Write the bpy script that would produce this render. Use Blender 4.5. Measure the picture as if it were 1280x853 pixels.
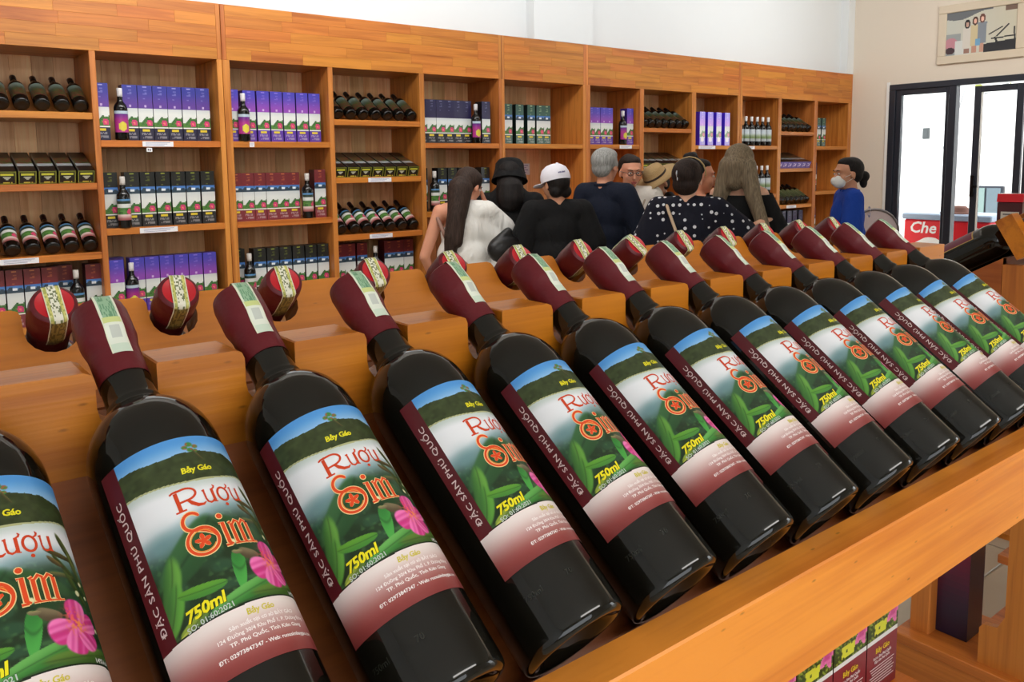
import bpy, bmesh, math, random
import numpy as np
from mathutils import Matrix, Vector

for _o in list(bpy.data.objects):
    bpy.data.objects.remove(_o, do_unlink=True)
SC = bpy.context.scene
COL = SC.collection
rnd = random.Random(7)
R = math.radians
H = 1.58                                    # height of the lens above the floor

# ------------------------------------------------------------------ camera
def cam_axes(yaw, pitch, roll):
    cy, sy, cp, sp = math.cos(yaw), math.sin(yaw), math.cos(pitch), math.sin(pitch)
    f = Vector((sy*cp, cy*cp, -sp)); r = Vector((cy, -sy, 0)); u = r.cross(f)
    c, s = math.cos(roll), math.sin(roll)
    return c*r + s*u, -s*r + c*u, f
_r, _u, _f = cam_axes(.6653, .1116, -.01169)
cam_d = bpy.data.cameras.new('camera')
cam = bpy.data.objects.new('camera', cam_d); COL.objects.link(cam)
cam.matrix_world = Matrix(((_r.x, _u.x, -_f.x, 0), (_r.y, _u.y, -_f.y, 0), (_r.z, _u.z, -_f.z, H), (0, 0, 0, 1)))
cam_d.sensor_fit = 'HORIZONTAL'; cam_d.sensor_width = 36
cam_d.lens = 36*1015/1280
cam_d.shift_y = -(426.5-319.7)/1280
cam_d.clip_start = .02; cam_d.clip_end = 200
SC.camera = cam

# ------------------------------------------------------------------ light
world = bpy.data.worlds.new('overcast_sky'); SC.world = world; world.use_nodes = True
wn = world.node_tree; wn.nodes.clear()
wo = wn.nodes.new('ShaderNodeOutputWorld'); wb = wn.nodes.new('ShaderNodeBackground')
wb.inputs[0].default_value = (.93, .97, 1, 1); wb.inputs[1].default_value = 3.0
wn.links.new(wb.outputs[0], wo.inputs[0])
def area_light(name, loc, size, power, color, aim):
    d = bpy.data.lights.new(name, 'AREA'); d.shape = 'RECTANGLE'; d.size, d.size_y = size
    d.energy = power; d.color = color
    o = bpy.data.objects.new(name, d); COL.objects.link(o); o.location = loc
    o.rotation_euler = (Vector(aim)-Vector(loc)).to_track_quat('-Z', 'Y').to_euler()
    return o
for _x in (1.0, 4.0, 7.0):                   # unseen fill strips added to wash the long wall
    area_light('fill_light', (_x, 3.7, 3.6), (2.6, .35), 24, (.96, .98, 1), (_x, 5.3, 2.7))
area_light('fill_light', (1.5, 3.1, 3.62), (2.8, .3), 55, (1, .96, .92), (1.5, 5.6, 1.2))  # unseen fill added to lift the left bays
area_light('fill_light', (1.6, -1.7, 3.62), (3.0, .5), 50, (1, .97, .92), (1.4, .6, 1))  # unseen fill added behind the camera for labels and base rims
area_light('fill_light', (7.2, 2.0, 3.6), (1.6, .4), 55, (1, .97, .92), (9.2, 3.4, 1.6))  # unseen fill added to brighten the beige door wall
sun_d = bpy.data.lights.new('sun', 'SUN'); sun_d.energy = 3.5; sun_d.angle = R(6); sun_d.color = (1, .97, .92)
sun = bpy.data.objects.new('sun', sun_d); COL.objects.link(sun); sun.location = (8, 4, 9)
sun.rotation_euler = Vector((.62, .04, -1)).to_track_quat('-Z', 'Y').to_euler()
SC.view_settings.view_transform = 'Standard'; SC.view_settings.look = 'None'
SC.view_settings.exposure = 0.0; SC.view_settings.gamma = 1.0; SC.view_settings.use_curve_mapping = False
try:
    SC.cycles.use_denoising = True; SC.cycles.max_bounces = 8; SC.cycles.diffuse_bounces = 5
    SC.cycles.glossy_bounces = 4; SC.cycles.transmission_bounces = 4
    SC.cycles.sample_clamp_indirect = 6; SC.cycles.caustics_reflective = False; SC.cycles.caustics_refractive = False
except Exception:
    pass

# ------------------------------------------------------------------ helpers
def lin(c):
    return tuple((x/255/12.92 if x/255 <= .04045 else ((x/255+.055)/1.055)**2.4) for x in c)
def linA(a):
    a = np.clip(np.asarray(a, float)/255, 0, 1)
    return np.where(a <= .04045, a/12.92, ((a+.055)/1.055)**2.4)

class MB:
    """collects faces and builds ONE mesh; per-face material slot and per-face colour"""
    def __init__(s): s.v = []; s.f = []; s.c = []; s.m = []; s.sm = []
    def add(s, vs, fs, color=(255, 255, 255), mi=0, smooth=False, M=None):
        b = len(s.v)
        if M is not None: vs = [tuple(M @ Vector(v)) for v in vs]
        s.v.extend(vs)
        for f in fs:
            s.f.append([b+i for i in f]); s.c.append(color); s.m.append(mi); s.sm.append(smooth)
        return s
    def box(s, a, b, color=(255, 255, 255), mi=0, M=None, bev=0):
        x0, y0, z0 = (min(p, q) for p, q in zip(a, b)); x1, y1, z1 = (max(p, q) for p, q in zip(a, b))
        if bev:
            e = bev; P = []; idx = {}
            for i, x in enumerate((x0, x1)):
                for j, y in enumerate((y0, y1)):
                    for k, z in enumerate((z0, z1)):
                        sx, sy, sz = (1-2*i)*e, (1-2*j)*e, (1-2*k)*e
                        idx[i, j, k] = len(P); P += [(x, y+sy, z+sz), (x+sx, y, z+sz), (x+sx, y+sy, z)]
            F = []
            def q(*l): F.append(list(l))
            for i in (0, 1):
                F.append([idx[i, 0, 0], idx[i, 1, 0], idx[i, 1, 1], idx[i, 0, 1]][::(-1 if i == 0 else 1)])
                F.append([idx[0, i, 0]+1, idx[0, i, 1]+1, idx[1, i, 1]+1, idx[1, i, 0]+1][::(-1 if i == 0 else 1)])
                F.append([idx[0, 0, i]+2, idx[1, 0, i]+2, idx[1, 1, i]+2, idx[0, 1, i]+2][::(-1 if i == 0 else 1)])
            for a_ in (0, 1):
                for b_ in (0, 1):
                    q(idx[0, a_, b_]+1, idx[1, a_, b_]+1, idx[1, a_, b_]+2, idx[0, a_, b_]+2)
                    q(idx[a_, 0, b_], idx[a_, 1, b_], idx[a_, 1, b_]+2, idx[a_, 0, b_]+2)
                    q(idx[a_, b_, 0], idx[a_, b_, 1], idx[a_, b_, 1]+1, idx[a_, b_, 0]+1)
                    for c_ in (0, 1): q(idx[a_, b_, c_], idx[a_, b_, c_]+1, idx[a_, b_, c_]+2)
            return s.add(P, F, color, mi, False, M)
        P = [(x, y, z) for x in (x0, x1) for y in (y0, y1) for z in (z0, z1)]
        F = [[0, 1, 3, 2], [4, 6, 7, 5], [0, 4, 5, 1], [2, 3, 7, 6], [0, 2, 6, 4], [1, 5, 7, 3]]
        return s.add(P, F, color, mi, False, M)
    def prism(s, poly, d0, d1, axis='Y', color=(255, 255, 255), mi=0, M=None):
        """poly: 2D outline; axis Y -> outline in XZ, axis X -> outline in YZ, axis Z -> XY"""
        def mk(p, d): return {'Y': (p[0], d, p[1]), 'X': (d, p[0], p[1]), 'Z': (p[0], p[1], d)}[axis]
        n = len(poly)
        P = [mk(p, d0) for p in poly]+[mk(p, d1) for p in poly]
        F = [list(range(n)), list(range(2*n-1, n-1, -1))]+[[i, (i+1) % n, (i+1) % n+n, i+n] for i in range(n)]
        return s.add(P, F, color, mi, False, M)
    def lathe(s, prof, n=24, color=(255, 255, 255), mi=0, M=None, closed=True, smooth=True, arc=None):
        P = []; F = []
        full = arc is None
        angs = [2*math.pi*i/n for i in range(n)] if full else [arc[0]+(arc[1]-arc[0])*i/n for i in range(n+1)]
        k = len(angs)
        for r, z in prof:
            P += [(r*math.sin(a), -r*math.cos(a), z) for a in angs]
        for j in range(len(prof)-1):
            for i in range(k if full else k-1):
                i2 = (i+1) % k
                F.append([j*k+i, j*k+i2, (j+1)*k+i2, (j+1)*k+i])
        if closed and full:
            if prof[0][0] > 1e-6: F.append(list(range(k))[::-1])
            if prof[-1][0] > 1e-6: F.append([(len(prof)-1)*k+i for i in range(k)])
        return s.add(P, F, color, mi, smooth, M)
    def tube(s, pts, r, n=8, color=(255, 255, 255), mi=0, M=None):
        pts = [Vector(p) for p in pts]; P = []; F = []
        rs = r if isinstance(r, (list, tuple)) else [r]*len(pts)
        up = None
        for i, p in enumerate(pts):
            t = (pts[min(i+1, len(pts)-1)]-pts[max(i-1, 0)]).normalized()
            if up is None: up = Vector((0, 0, 1)) if abs(t.z) < .9 else Vector((1, 0, 0))
            a = t.cross(up).normalized(); b = t.cross(a); up = -b if b.length else up
            up = (up - t*up.dot(t)).normalized()
            a = t.cross(up).normalized()
            for k in range(n):
                w = 2*math.pi*k/n
                P.append(tuple(p+a*math.cos(w)*rs[i]+up*math.sin(w)*rs[i]))
        for i in range(len(pts)-1):
            for k in range(n):
                k2 = (k+1) % n
                F.append([i*n+k, i*n+k2, (i+1)*n+k2, (i+1)*n+k])
        F.append(list(range(n))[::-1]); F.append([(len(pts)-1)*n+k for k in range(n)])
        return s.add(P, F, color, mi, True, M)
    def ell(s, c, r, color=(255, 255, 255), mi=0, M=None, n=16, m=10):
        prof = [(math.sin(math.pi*j/m), -math.cos(math.pi*j/m)) for j in range(m+1)]
        P = []; F = []
        for a, z in prof:
            for i in range(n):
                w = 2*math.pi*i/n
                P.append((c[0]+r[0]*a*math.sin(w), c[1]-r[1]*a*math.cos(w), c[2]+r[2]*z))
        for j in range(m):
            for i in range(n):
                i2 = (i+1) % n
                F.append([j*n+i, j*n+i2, (j+1)*n+i2, (j+1)*n+i])
        return s.add(P, F, color, mi, True, M)
    def mesh(s, name, mats, fixn=True):
        me = bpy.data.meshes.new(name); me.from_pydata(s.v, [], s.f); me.validate(clean_customdata=False)
        for m in (mats if isinstance(mats, (list, tuple)) else [mats]): me.materials.append(m)
        if len(me.polygons) == len(s.f):
            me.polygons.foreach_set('material_index', s.m)
            me.polygons.foreach_set('use_smooth', s.sm)
            at = me.color_attributes.new('Col', 'FLOAT_COLOR', 'CORNER')
            cache = {}
            out = []
            for f, c in zip(s.f, s.c):
                l = cache.get(c)
                if l is None: l = cache[c] = [*lin(c), 1.0]
                out += l*len(f)
            at.data.foreach_set('color', out)
        if fixn:
            bm = bmesh.new(); bm.from_mesh(me); bmesh.ops.remove_doubles(bm, verts=bm.verts, dist=1e-6)
            bmesh.ops.recalc_face_normals(bm, faces=bm.faces); bm.to_mesh(me); bm.free()
        return me

def link(name, me, parent=None, loc=None, rot=None):
    o = bpy.data.objects.new(name, me); COL.objects.link(o)
    if parent: o.parent = parent
    if loc is not None: o.location = loc
    if rot is not None: o.rotation_euler = rot
    return o
def tag(o, label=None, cat=None, group=None, kind=None):
    if label: o['label'] = label
    if cat: o['category'] = cat
    if group: o['group'] = group
    if kind: o['kind'] = kind
    return o
def thing(name, label, cat, loc=(0, 0, 0), rotz=0, group=None):
    o = bpy.data.objects.new(name, None); COL.objects.link(o); o.empty_display_size = .05
    o.location = loc; o.rotation_euler = (0, 0, rotz)
    return tag(o, label, cat, group)
CHILDREN = {}
def copy_tree(o, parent=None):
    c = o.copy(); COL.objects.link(c)
    if parent: c.parent = parent
    for ch in o.children: copy_tree(ch, c)
    return c

# ------------------------------------------------------------------ materials
def new_mat(name):
    m = bpy.data.materials.new(name); m.use_nodes = True
    return m, m.node_tree.nodes, m.node_tree.links, m.node_tree.nodes['Principled BSDF']
def plain(name, rgb, rough=.5, metal=0, spec=.5, coat=0, bump=0, bscale=200, var=0):
    m, n, l, p = new_mat(name)
    p.inputs['Base Color'].default_value = (*lin(rgb), 1); p.inputs['Roughness'].default_value = rough
    p.inputs['Metallic'].default_value = metal; p.inputs['Specular IOR Level'].default_value = spec
    p.inputs['Coat Weight'].default_value = coat; p.inputs['Coat Roughness'].default_value = .06
    if bump or var:
        tc = n.new('ShaderNodeTexCoord'); nz = n.new('ShaderNodeTexNoise'); nz.inputs['Scale'].default_value = bscale
        nz.inputs['Detail'].default_value = 4
        l.new(tc.outputs['Object'], nz.inputs['Vector'])
        if bump:
            b = n.new('ShaderNodeBump'); b.inputs['Strength'].default_value = bump; b.inputs['Distance'].default_value = .01
            l.new(nz.outputs['Fac'], b.inputs['Height']); l.new(b.outputs[0], p.inputs['Normal'])
        if var:
            mr = n.new('ShaderNodeMapRange'); mr.inputs[3].default_value = 1-var; mr.inputs[4].default_value = 1+var
            nz2 = n.new('ShaderNodeTexNoise'); nz2.inputs['Scale'].default_value = bscale*.15; nz2.inputs['Detail'].default_value = 3
            l.new(tc.outputs['Object'], nz2.inputs['Vector']); l.new(nz2.outputs['Fac'], mr.inputs[0])
            hs = n.new('ShaderNodeHueSaturation'); hs.inputs['Color'].default_value = (*lin(rgb), 1)
            l.new(mr.outputs[0], hs.inputs['Value']); l.new(hs.outputs[0], p.inputs['Base Color'])
    return m
def printed(name, rough=.35, spec=.5, coat=0):
    m, n, l, p = new_mat(name)
    a = n.new('ShaderNodeAttribute'); a.attribute_name = 'Col'
    l.new(a.outputs['Color'], p.inputs['Base Color']); p.inputs['Roughness'].default_value = rough
    p.inputs['Specular IOR Level'].default_value = spec; p.inputs['Coat Weight'].default_value = coat
    p.inputs['Coat Roughness'].default_value = .12
    return m
def wood(name, c_dark, c_light, axis='X', rough=.42, grain=1.0, rand=.11, coat=.10, knots=False, strips=0, strip_axis='Z'):
    m, n, l, p = new_mat(name)
    tc = n.new('ShaderNodeTexCoord'); oi = n.new('ShaderNodeObjectInfo')
    off = n.new('ShaderNodeVectorMath'); off.operation = 'MULTIPLY_ADD'
    l.new(oi.outputs['Random'], off.inputs[0]); off.inputs[1].default_value = (37, 23, 51)
    l.new(tc.outputs['Object'], off.inputs[2])
    def noise(s_long, s_cross, detail, dist=0):
        mp = n.new('ShaderNodeMapping')
        sc = [s_cross]*3; sc['XYZ'.index(axis)] = s_long
        mp.inputs['Scale'].default_value = sc
        l.new(off.outputs[0], mp.inputs['Vector'])
        z = n.new('ShaderNodeTexNoise'); z.inputs['Scale'].default_value = 1; z.inputs['Detail'].default_value = detail
        z.inputs['Distortion'].default_value = dist
        l.new(mp.outputs[0], z.inputs['Vector']); return z
    a = noise(1.6*grain, 26*grain, 5, .8); b = noise(5*grain, 220*grain, 3); c = noise(.7, 2.2, 2)
    mix = n.new('ShaderNodeMath'); mix.operation = 'MULTIPLY_ADD'
    l.new(b.outputs['Fac'], mix.inputs[0]); mix.inputs[1].default_value = .28; l.new(a.outputs['Fac'], mix.inputs[2])
    m2 = n.new('ShaderNodeMath'); m2.operation = 'MULTIPLY_ADD'
    l.new(c.outputs['Fac'], m2.inputs[0]); m2.inputs[1].default_value = .5; l.new(mix.outputs[0], m2.inputs[2])
    cr = n.new('ShaderNodeValToRGB')
    cr.color_ramp.elements[0].position = .62; cr.color_ramp.elements[0].color = (*lin(c_dark), 1)
    cr.color_ramp.elements[1].position = 1.12 if False else 1.0; cr.color_ramp.elements[1].color = (*lin(c_light), 1)
    l.new(m2.outputs[0], cr.inputs[0])
    hs = n.new('ShaderNodeHueSaturation')
    mr = n.new('ShaderNodeMapRange'); mr.inputs[3].default_value = 1-rand; mr.inputs[4].default_value = 1+rand
    l.new(oi.outputs['Random'], mr.inputs[0]); l.new(mr.outputs[0], hs.inputs['Value'])
    mh = n.new('ShaderNodeMapRange'); mh.inputs[3].default_value = .492; mh.inputs[4].default_value = .506
    wn_ = n.new('ShaderNodeTexWhiteNoise'); wn_.noise_dimensions = '1D'
    l.new(oi.outputs['Random'], wn_.inputs['W']); l.new(wn_.outputs['Value'], mh.inputs[0]); l.new(mh.outputs[0], hs.inputs['Hue'])
    l.new(cr.outputs[0], hs.inputs['Color'])
    last = hs.outputs[0]
    if knots:
        v = n.new('ShaderNodeTexVoronoi'); mp = n.new('ShaderNodeMapping')
        sc = [16.0]*3; sc['XYZ'.index(axis)] = 5.5; mp.inputs['Scale'].default_value = sc
        l.new(tc.outputs['Object'], mp.inputs['Vector']); l.new(mp.outputs[0], v.inputs['Vector'])
        r2 = n.new('ShaderNodeValToRGB'); r2.color_ramp.elements[0].position = .03; r2.color_ramp.elements[0].color = (.45, .45, .45, 1)
        r2.color_ramp.elements[1].position = .10; r2.color_ramp.elements[1].color = (1, 1, 1, 1)
        l.new(v.outputs['Distance'], r2.inputs[0])
        mm = n.new('ShaderNodeMix'); mm.data_type = 'RGBA'; mm.blend_type = 'MULTIPLY'; mm.inputs['Factor'].default_value = .8
        l.new(last, mm.inputs['A']); l.new(r2.outputs[0], mm.inputs['B']); last = mm.outputs['Result']
    l.new(last, p.inputs['Base Color'])
    p.inputs['Roughness'].default_value = rough; p.inputs['Coat Weight'].default_value = coat; p.inputs['Coat Roughness'].default_value = .22
    bp = n.new('ShaderNodeBump'); bp.inputs['Strength'].default_value = .12; bp.inputs['Distance'].default_value = .002
    l.new(b.outputs['Fac'], bp.inputs['Height']); l.new(bp.outputs[0], p.inputs['Normal'])
    return m

M = {}
M['wood_x'] = wood('honey_wood_along', (158, 86, 20), (200, 124, 44), 'X', rand=.08)
M['wood_z'] = wood('honey_wood_upright', (158, 86, 26), (204, 130, 58), 'Z')
M['wood_y'] = wood('honey_wood_deep', (150, 80, 32), (196, 122, 60), 'Y')
M['back_wood'] = wood('pale_back_board', (214, 152, 96), (246, 200, 144), 'Z', rand=.2, rough=.5, coat=.1)
M['rack_x'] = wood('rack_wood_along', (160, 80, 8), (202, 116, 22), 'X', rand=.03, knots=True)
M['rack_bed'] = wood('rack_bed_wood_shaded', (104, 52, 20), (150, 84, 34), 'X', rand=.03)  # wood darkened to stand in for the shade between the bottles
M['rack_rail'] = wood('rail_wood', (208, 114, 26), (250, 164, 58), 'X', rand=.03, knots=True)
M['rack_z'] = wood('rack_wood_upright', (150, 76, 26), (204, 122, 50), 'Z', rand=.05)
M['rack_y'] = wood('rack_wood_slope', (150, 80, 24), (196, 116, 44), 'Y', rand=.05)
M['glass_dark'] = plain('dark_bottle_glass', (17, 15, 10), .055, spec=.5, coat=0)
M['glass_wall'] = plain('shelf_bottle_glass', (14, 13, 11), .12, spec=.5)
M['capsule'] = plain('maroon_capsule', (96, 18, 28), .42, spec=.4, bump=.15, bscale=60)
M['cap_red'] = plain('red_cap_disc', (196, 26, 38), .4)
M['print'] = printed('printed_paper', .3, .4)
M['print_gloss'] = printed('printed_card', .28, .5, .15)
M['label'] = printed('bottle_label_print', .38, .35)
M['wall'] = plain('white_wall_paint', (226, 229, 230), .8, var=.02, bscale=8)
M['wall_beige'] = plain('beige_wall_paint', (224, 212, 196), .8, var=.02, bscale=8)
M['pilaster'] = plain('grey_pilaster_paint', (196, 196, 188), .8)
M['ceiling'] = plain('ceiling_paint', (232, 232, 228), .9)
M['frame'] = plain('anthracite_aluminium', (46, 50, 60), .35, metal=.3)
M['white'] = plain('white_plastic', (235, 235, 232), .5)
M['outside_wall'] = plain('outside_white_wall', (240, 242, 242), .9)
M['ground'] = plain('outside_paving', (214, 212, 206), .9, var=.05, bscale=10)

def tile_mat():
    m, n, l, p = new_mat('beige_floor_tile')
    tc = n.new('ShaderNodeTexCoord'); nz = n.new('ShaderNodeTexNoise'); nz.inputs['Scale'].default_value = 3; nz.inputs['Detail'].default_value = 6
    cr = n.new('ShaderNodeValToRGB'); cr.color_ramp.elements[0].color = (*lin((172, 158, 138)), 1); cr.color_ramp.elements[1].color = (*lin((200, 188, 168)), 1)
    l.new(tc.outputs['Object'], nz.inputs['Vector']); l.new(nz.outputs['Fac'], cr.inputs[0]); l.new(cr.outputs[0], p.inputs['Base Color'])
    p.inputs['Roughness'].default_value = .22
    return m
M['tile'] = tile_mat()
def pane_mat():
    m, n, l, p = new_mat('clear_pane')
    p.inputs['Base Color'].default_value = (.95, .98, .98, 1); p.inputs['Roughness'].default_value = 0
    p.inputs['Transmission Weight'].default_value = 1; p.inputs['IOR'].default_value = 1.02
    return m
M['pane'] = pane_mat()

# ================================================================== THE ROOM
X0, X1, YF, YB, ZC = -3.2, 9.26, -2.8, 5.68, 3.7
link('floor', MB().box((X0-.2, YF-.2, -.1), (X1, YB+.2, 0)).mesh('floor', M['tile']))['kind'] = 'structure'
# tiles near the rack, seen under the rail
tl = MB()
fl = bpy.data.objects['floor']
tm = MB().box((-.295, -.295, 0), (.295, .295, .006), bev=.002).mesh('tile', M['tile'])
for i in range(14):
    for j in range(9):
        link('tile', tm, fl, (-1.7+i*.6+.3+1.0, -1.2+j*.6+.3, 0.0))
tag(link('ceiling', MB().box((X0-.2, YF-.2, ZC), (X1+.2, YB+.2, ZC+.1)).mesh('ceiling', M['ceiling'])), kind='structure')
tag(link('wall_back', MB().box((X0-.2, YB, 0), (X1+.2, YB+.15, ZC)).mesh('wall_back', M['wall'])), kind='structure')
tag(link('wall_left', MB().box((X0-.15, YF, 0), (X0, YB, ZC)).mesh('wall_left', M['wall'])), kind='structure')
# door wall with its opening (Y 3.0 .. 4.75, up to DT)
DY0, DY1, DT = 3.02, 4.747, H+.855
w = MB().box((X1, DY1, 0), (X1+.15, YB+.1, ZC)).box((X1, DY0, DT), (X1+.15, DY1, ZC)).box((X1, -1.2, 0), (X1+.15, DY0, ZC)).box((X1, YF, 2.7), (X1+.15, -1.2, ZC))
tag(link('wall_right', w.mesh('wall_right', M['wall_beige'])), kind='structure')
# front side: unseen storefront piers and lintel, opening shaped to limit the daylight
w = MB().box((X0, YF-.15, 2.9), (X1, YF, ZC))
w.box((X0, YF-.15, 0), (X0+.25, YF, 2.9)).box((1.6, YF-.15, 0), (X1+.15, YF, 2.9)).box((X0, YF-.15, 0), (1.6, YF, .9))
tag(link('wall_front', w.mesh('wall_front', M['wall'])), kind='structure')
# pilasters above the shelves
tag(link('wall_upper', MB().box((X0, 5.30, H+.1955*5.2+.002), (X1, YB, ZC)).mesh('wall_upper', M['wall'])), kind='structure')
for x0, x1, y in ((4.338, 5.0, 5.202), (9.125, 9.26, 5.203)):   # they stand above the cabinets
    tag(link('trim_1', MB().box((x0, y, H+.1955*5.2+.002), (x1, 5.30, ZC)).mesh('trim', M['wall'])), kind='structure')

# ------------------------------------------------------------------ door
D = thing('door_1', None, None, (X1, 0, 0)); D['kind'] = 'structure'
FX = -.02
def fbar(name, y0, y1, z0, z1, x0=FX, x1=FX+.10, parent=D, mat='frame', lab=None):
    o = link(name, MB().box((x0, y0, z0), (x1, y1, z1), bev=.004).mesh(name, M[mat]), parent)
    if lab: o['label'] = lab
    return o
fbar('frame_jamb', 4.675, DY1, 0, H+.7895); fbar('frame_jamb', DY0, 3.0899, 0, H+.7895); fbar('frame_head', DY0, DY1, H+.79, DT)
fbar('mullion', 4.01, 4.09, 0, H+.79)
tag(link('trim_2', MB().box((X1-.012, DY1+.001, 0), (X1-.0005, DY1+.035, DT+.03)).mesh('trim', M['white']), None), kind='structure')
# fixed leaf left
fbar('leaf_stile', 4.613, 4.675, 0, H+.79, FX+.02, FX+.08); fbar('leaf_stile', 4.09, 4.128, 0, H+.79, FX+.02, FX+.08)
fbar('leaf_rail', 4.128, 4.613, H+.728, H+.79, FX+.02, FX+.08); fbar('leaf_rail', 4.128, 4.613, 0, .12, FX+.02, FX+.08)
fbar('glass_pane', 4.128, 4.613, .12, H+.728, FX+.045, FX+.053, mat='pane')
# moving leaf standing a little open to the right
ML = link('open_leaf', MB().box((.03, 3.78, 0), (.08, 3.846, H+.77), bev=.004).mesh('open_leaf', M['frame']), D)
for a in ((3.37, 3.437, 0, H+.77), (3.437, 3.78, H+.704, H+.77), (3.437, 3.78, 0, .12)):
    fbar('leaf_bar', *a, .03, .08, ML)
fbar('edge_strip', 3.764, 3.78, .12, H+.704, .035, .06, ML, 'white', 'pale weather strip along the stile')
fbar('glass_pane', 3.437, 3.764, .12, H+.704, .05, .058, ML, 'pane')
hb = MB().box((-.006, 3.80, H-.40), (.03, 3.835, H-.17), bev=.004).box((-.05, 3.795, H-.30), (-.006, 3.81, H-.28)).box((-.06, 3.74, H-.30), (-.045, 3.81, H-.275))
link('door_handle', hb.mesh('door_handle', plain('black_metal', (16, 16, 18), .3, metal=.5)), ML)
fbar('side_leaf', 3.09, 3.34, 0, H+.79, FX+.02, FX+.06)

# ------------------------------------------------------------------ outside
tag(link('ground', MB().box((X1+.15, -6, -.12), (16, 14, -.02)).mesh('ground', M['ground'])), kind='structure')
ow = MB().box((13.2, -2, -.02), (13.4, 14, 3.4))
tag(link('outside_wall', ow.mesh('outside_wall', M['outside_wall'])), kind='structure')
dd = thing('outside_window', 'tinted glass window in the white outer wall seen through the open leaf', 'window', (13.2, 0, 0))
tint = plain('tinted_glass', (118, 140, 138), .2); tint2 = plain('tinted_glass_dark', (92, 108, 118), .2)
link('window_frame', MB().box((-.06, 4.97, .3), (0, 5.43, 1.18), bev=.01).mesh('window_frame', M['frame']), dd)
link('pane', MB().box((-.08, 5.22, .34), (-.06, 5.40, 1.15)).mesh('pane', tint), dd)
link('pane', MB().box((-.08, 5.00, .34), (-.06, 5.19, 1.15)).mesh('pane', tint2), dd)

# ================================================================== THE SHELF WALL
SD = 5.2                                    # distance of the cabinet fronts
def sx(u): return u*SD
def sz(u): return H+u*SD
YBK = 5.64
# bays: name -> (left, right, kind)
BAYS = {0: (-.075, .058, 'P'), 1: (.066, .1984, 'Q'), 2: (.2048, .3375, 'P'), 3: (.353, .4814, 'P'), 4: (.4883, .6214, 'Q'), 5: (.6294, .763, 'P'),
        6: (.7739, .9385, 'P'), 7: (.9549, 1.0753, 'P'), 8: (1.0856, 1.2164, 'Q'), 9: (1.228, 1.355, 'P'),
        10: (1.3705, 1.4927, 'P'), 11: (1.5041, 1.6268, 'Q'), 12: (1.6393, 1.7642, 'P')}
UNITS = [(-.083, .3442, (0, 1, 2), 'first wooden wall cabinet from the left, cut by the frame edge'),
         (.3442, .7685, (3, 4, 5), 'second wooden wall cabinet from the left, three bays wide'),
         (.7685, .9449, (6,), 'narrow single bay wall cabinet behind the gray haired man'),
         (.9449, 1.363, (7, 8, 9), 'wooden wall cabinet with the bright purple boxes in its right bay'),
         (1.363, 1.7797, (10, 11, 12), 'wooden wall cabinet nearest the beige door wall')]
SHELVES = {'P': (.0325, -.067, -.1665, -.266), 'Q': (.0625, -.0148, -.0925, -.170, -.2475)}
HB, HT = .130, .1955
tag_m = plain('paper_tag', (232, 232, 236), .6)
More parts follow.
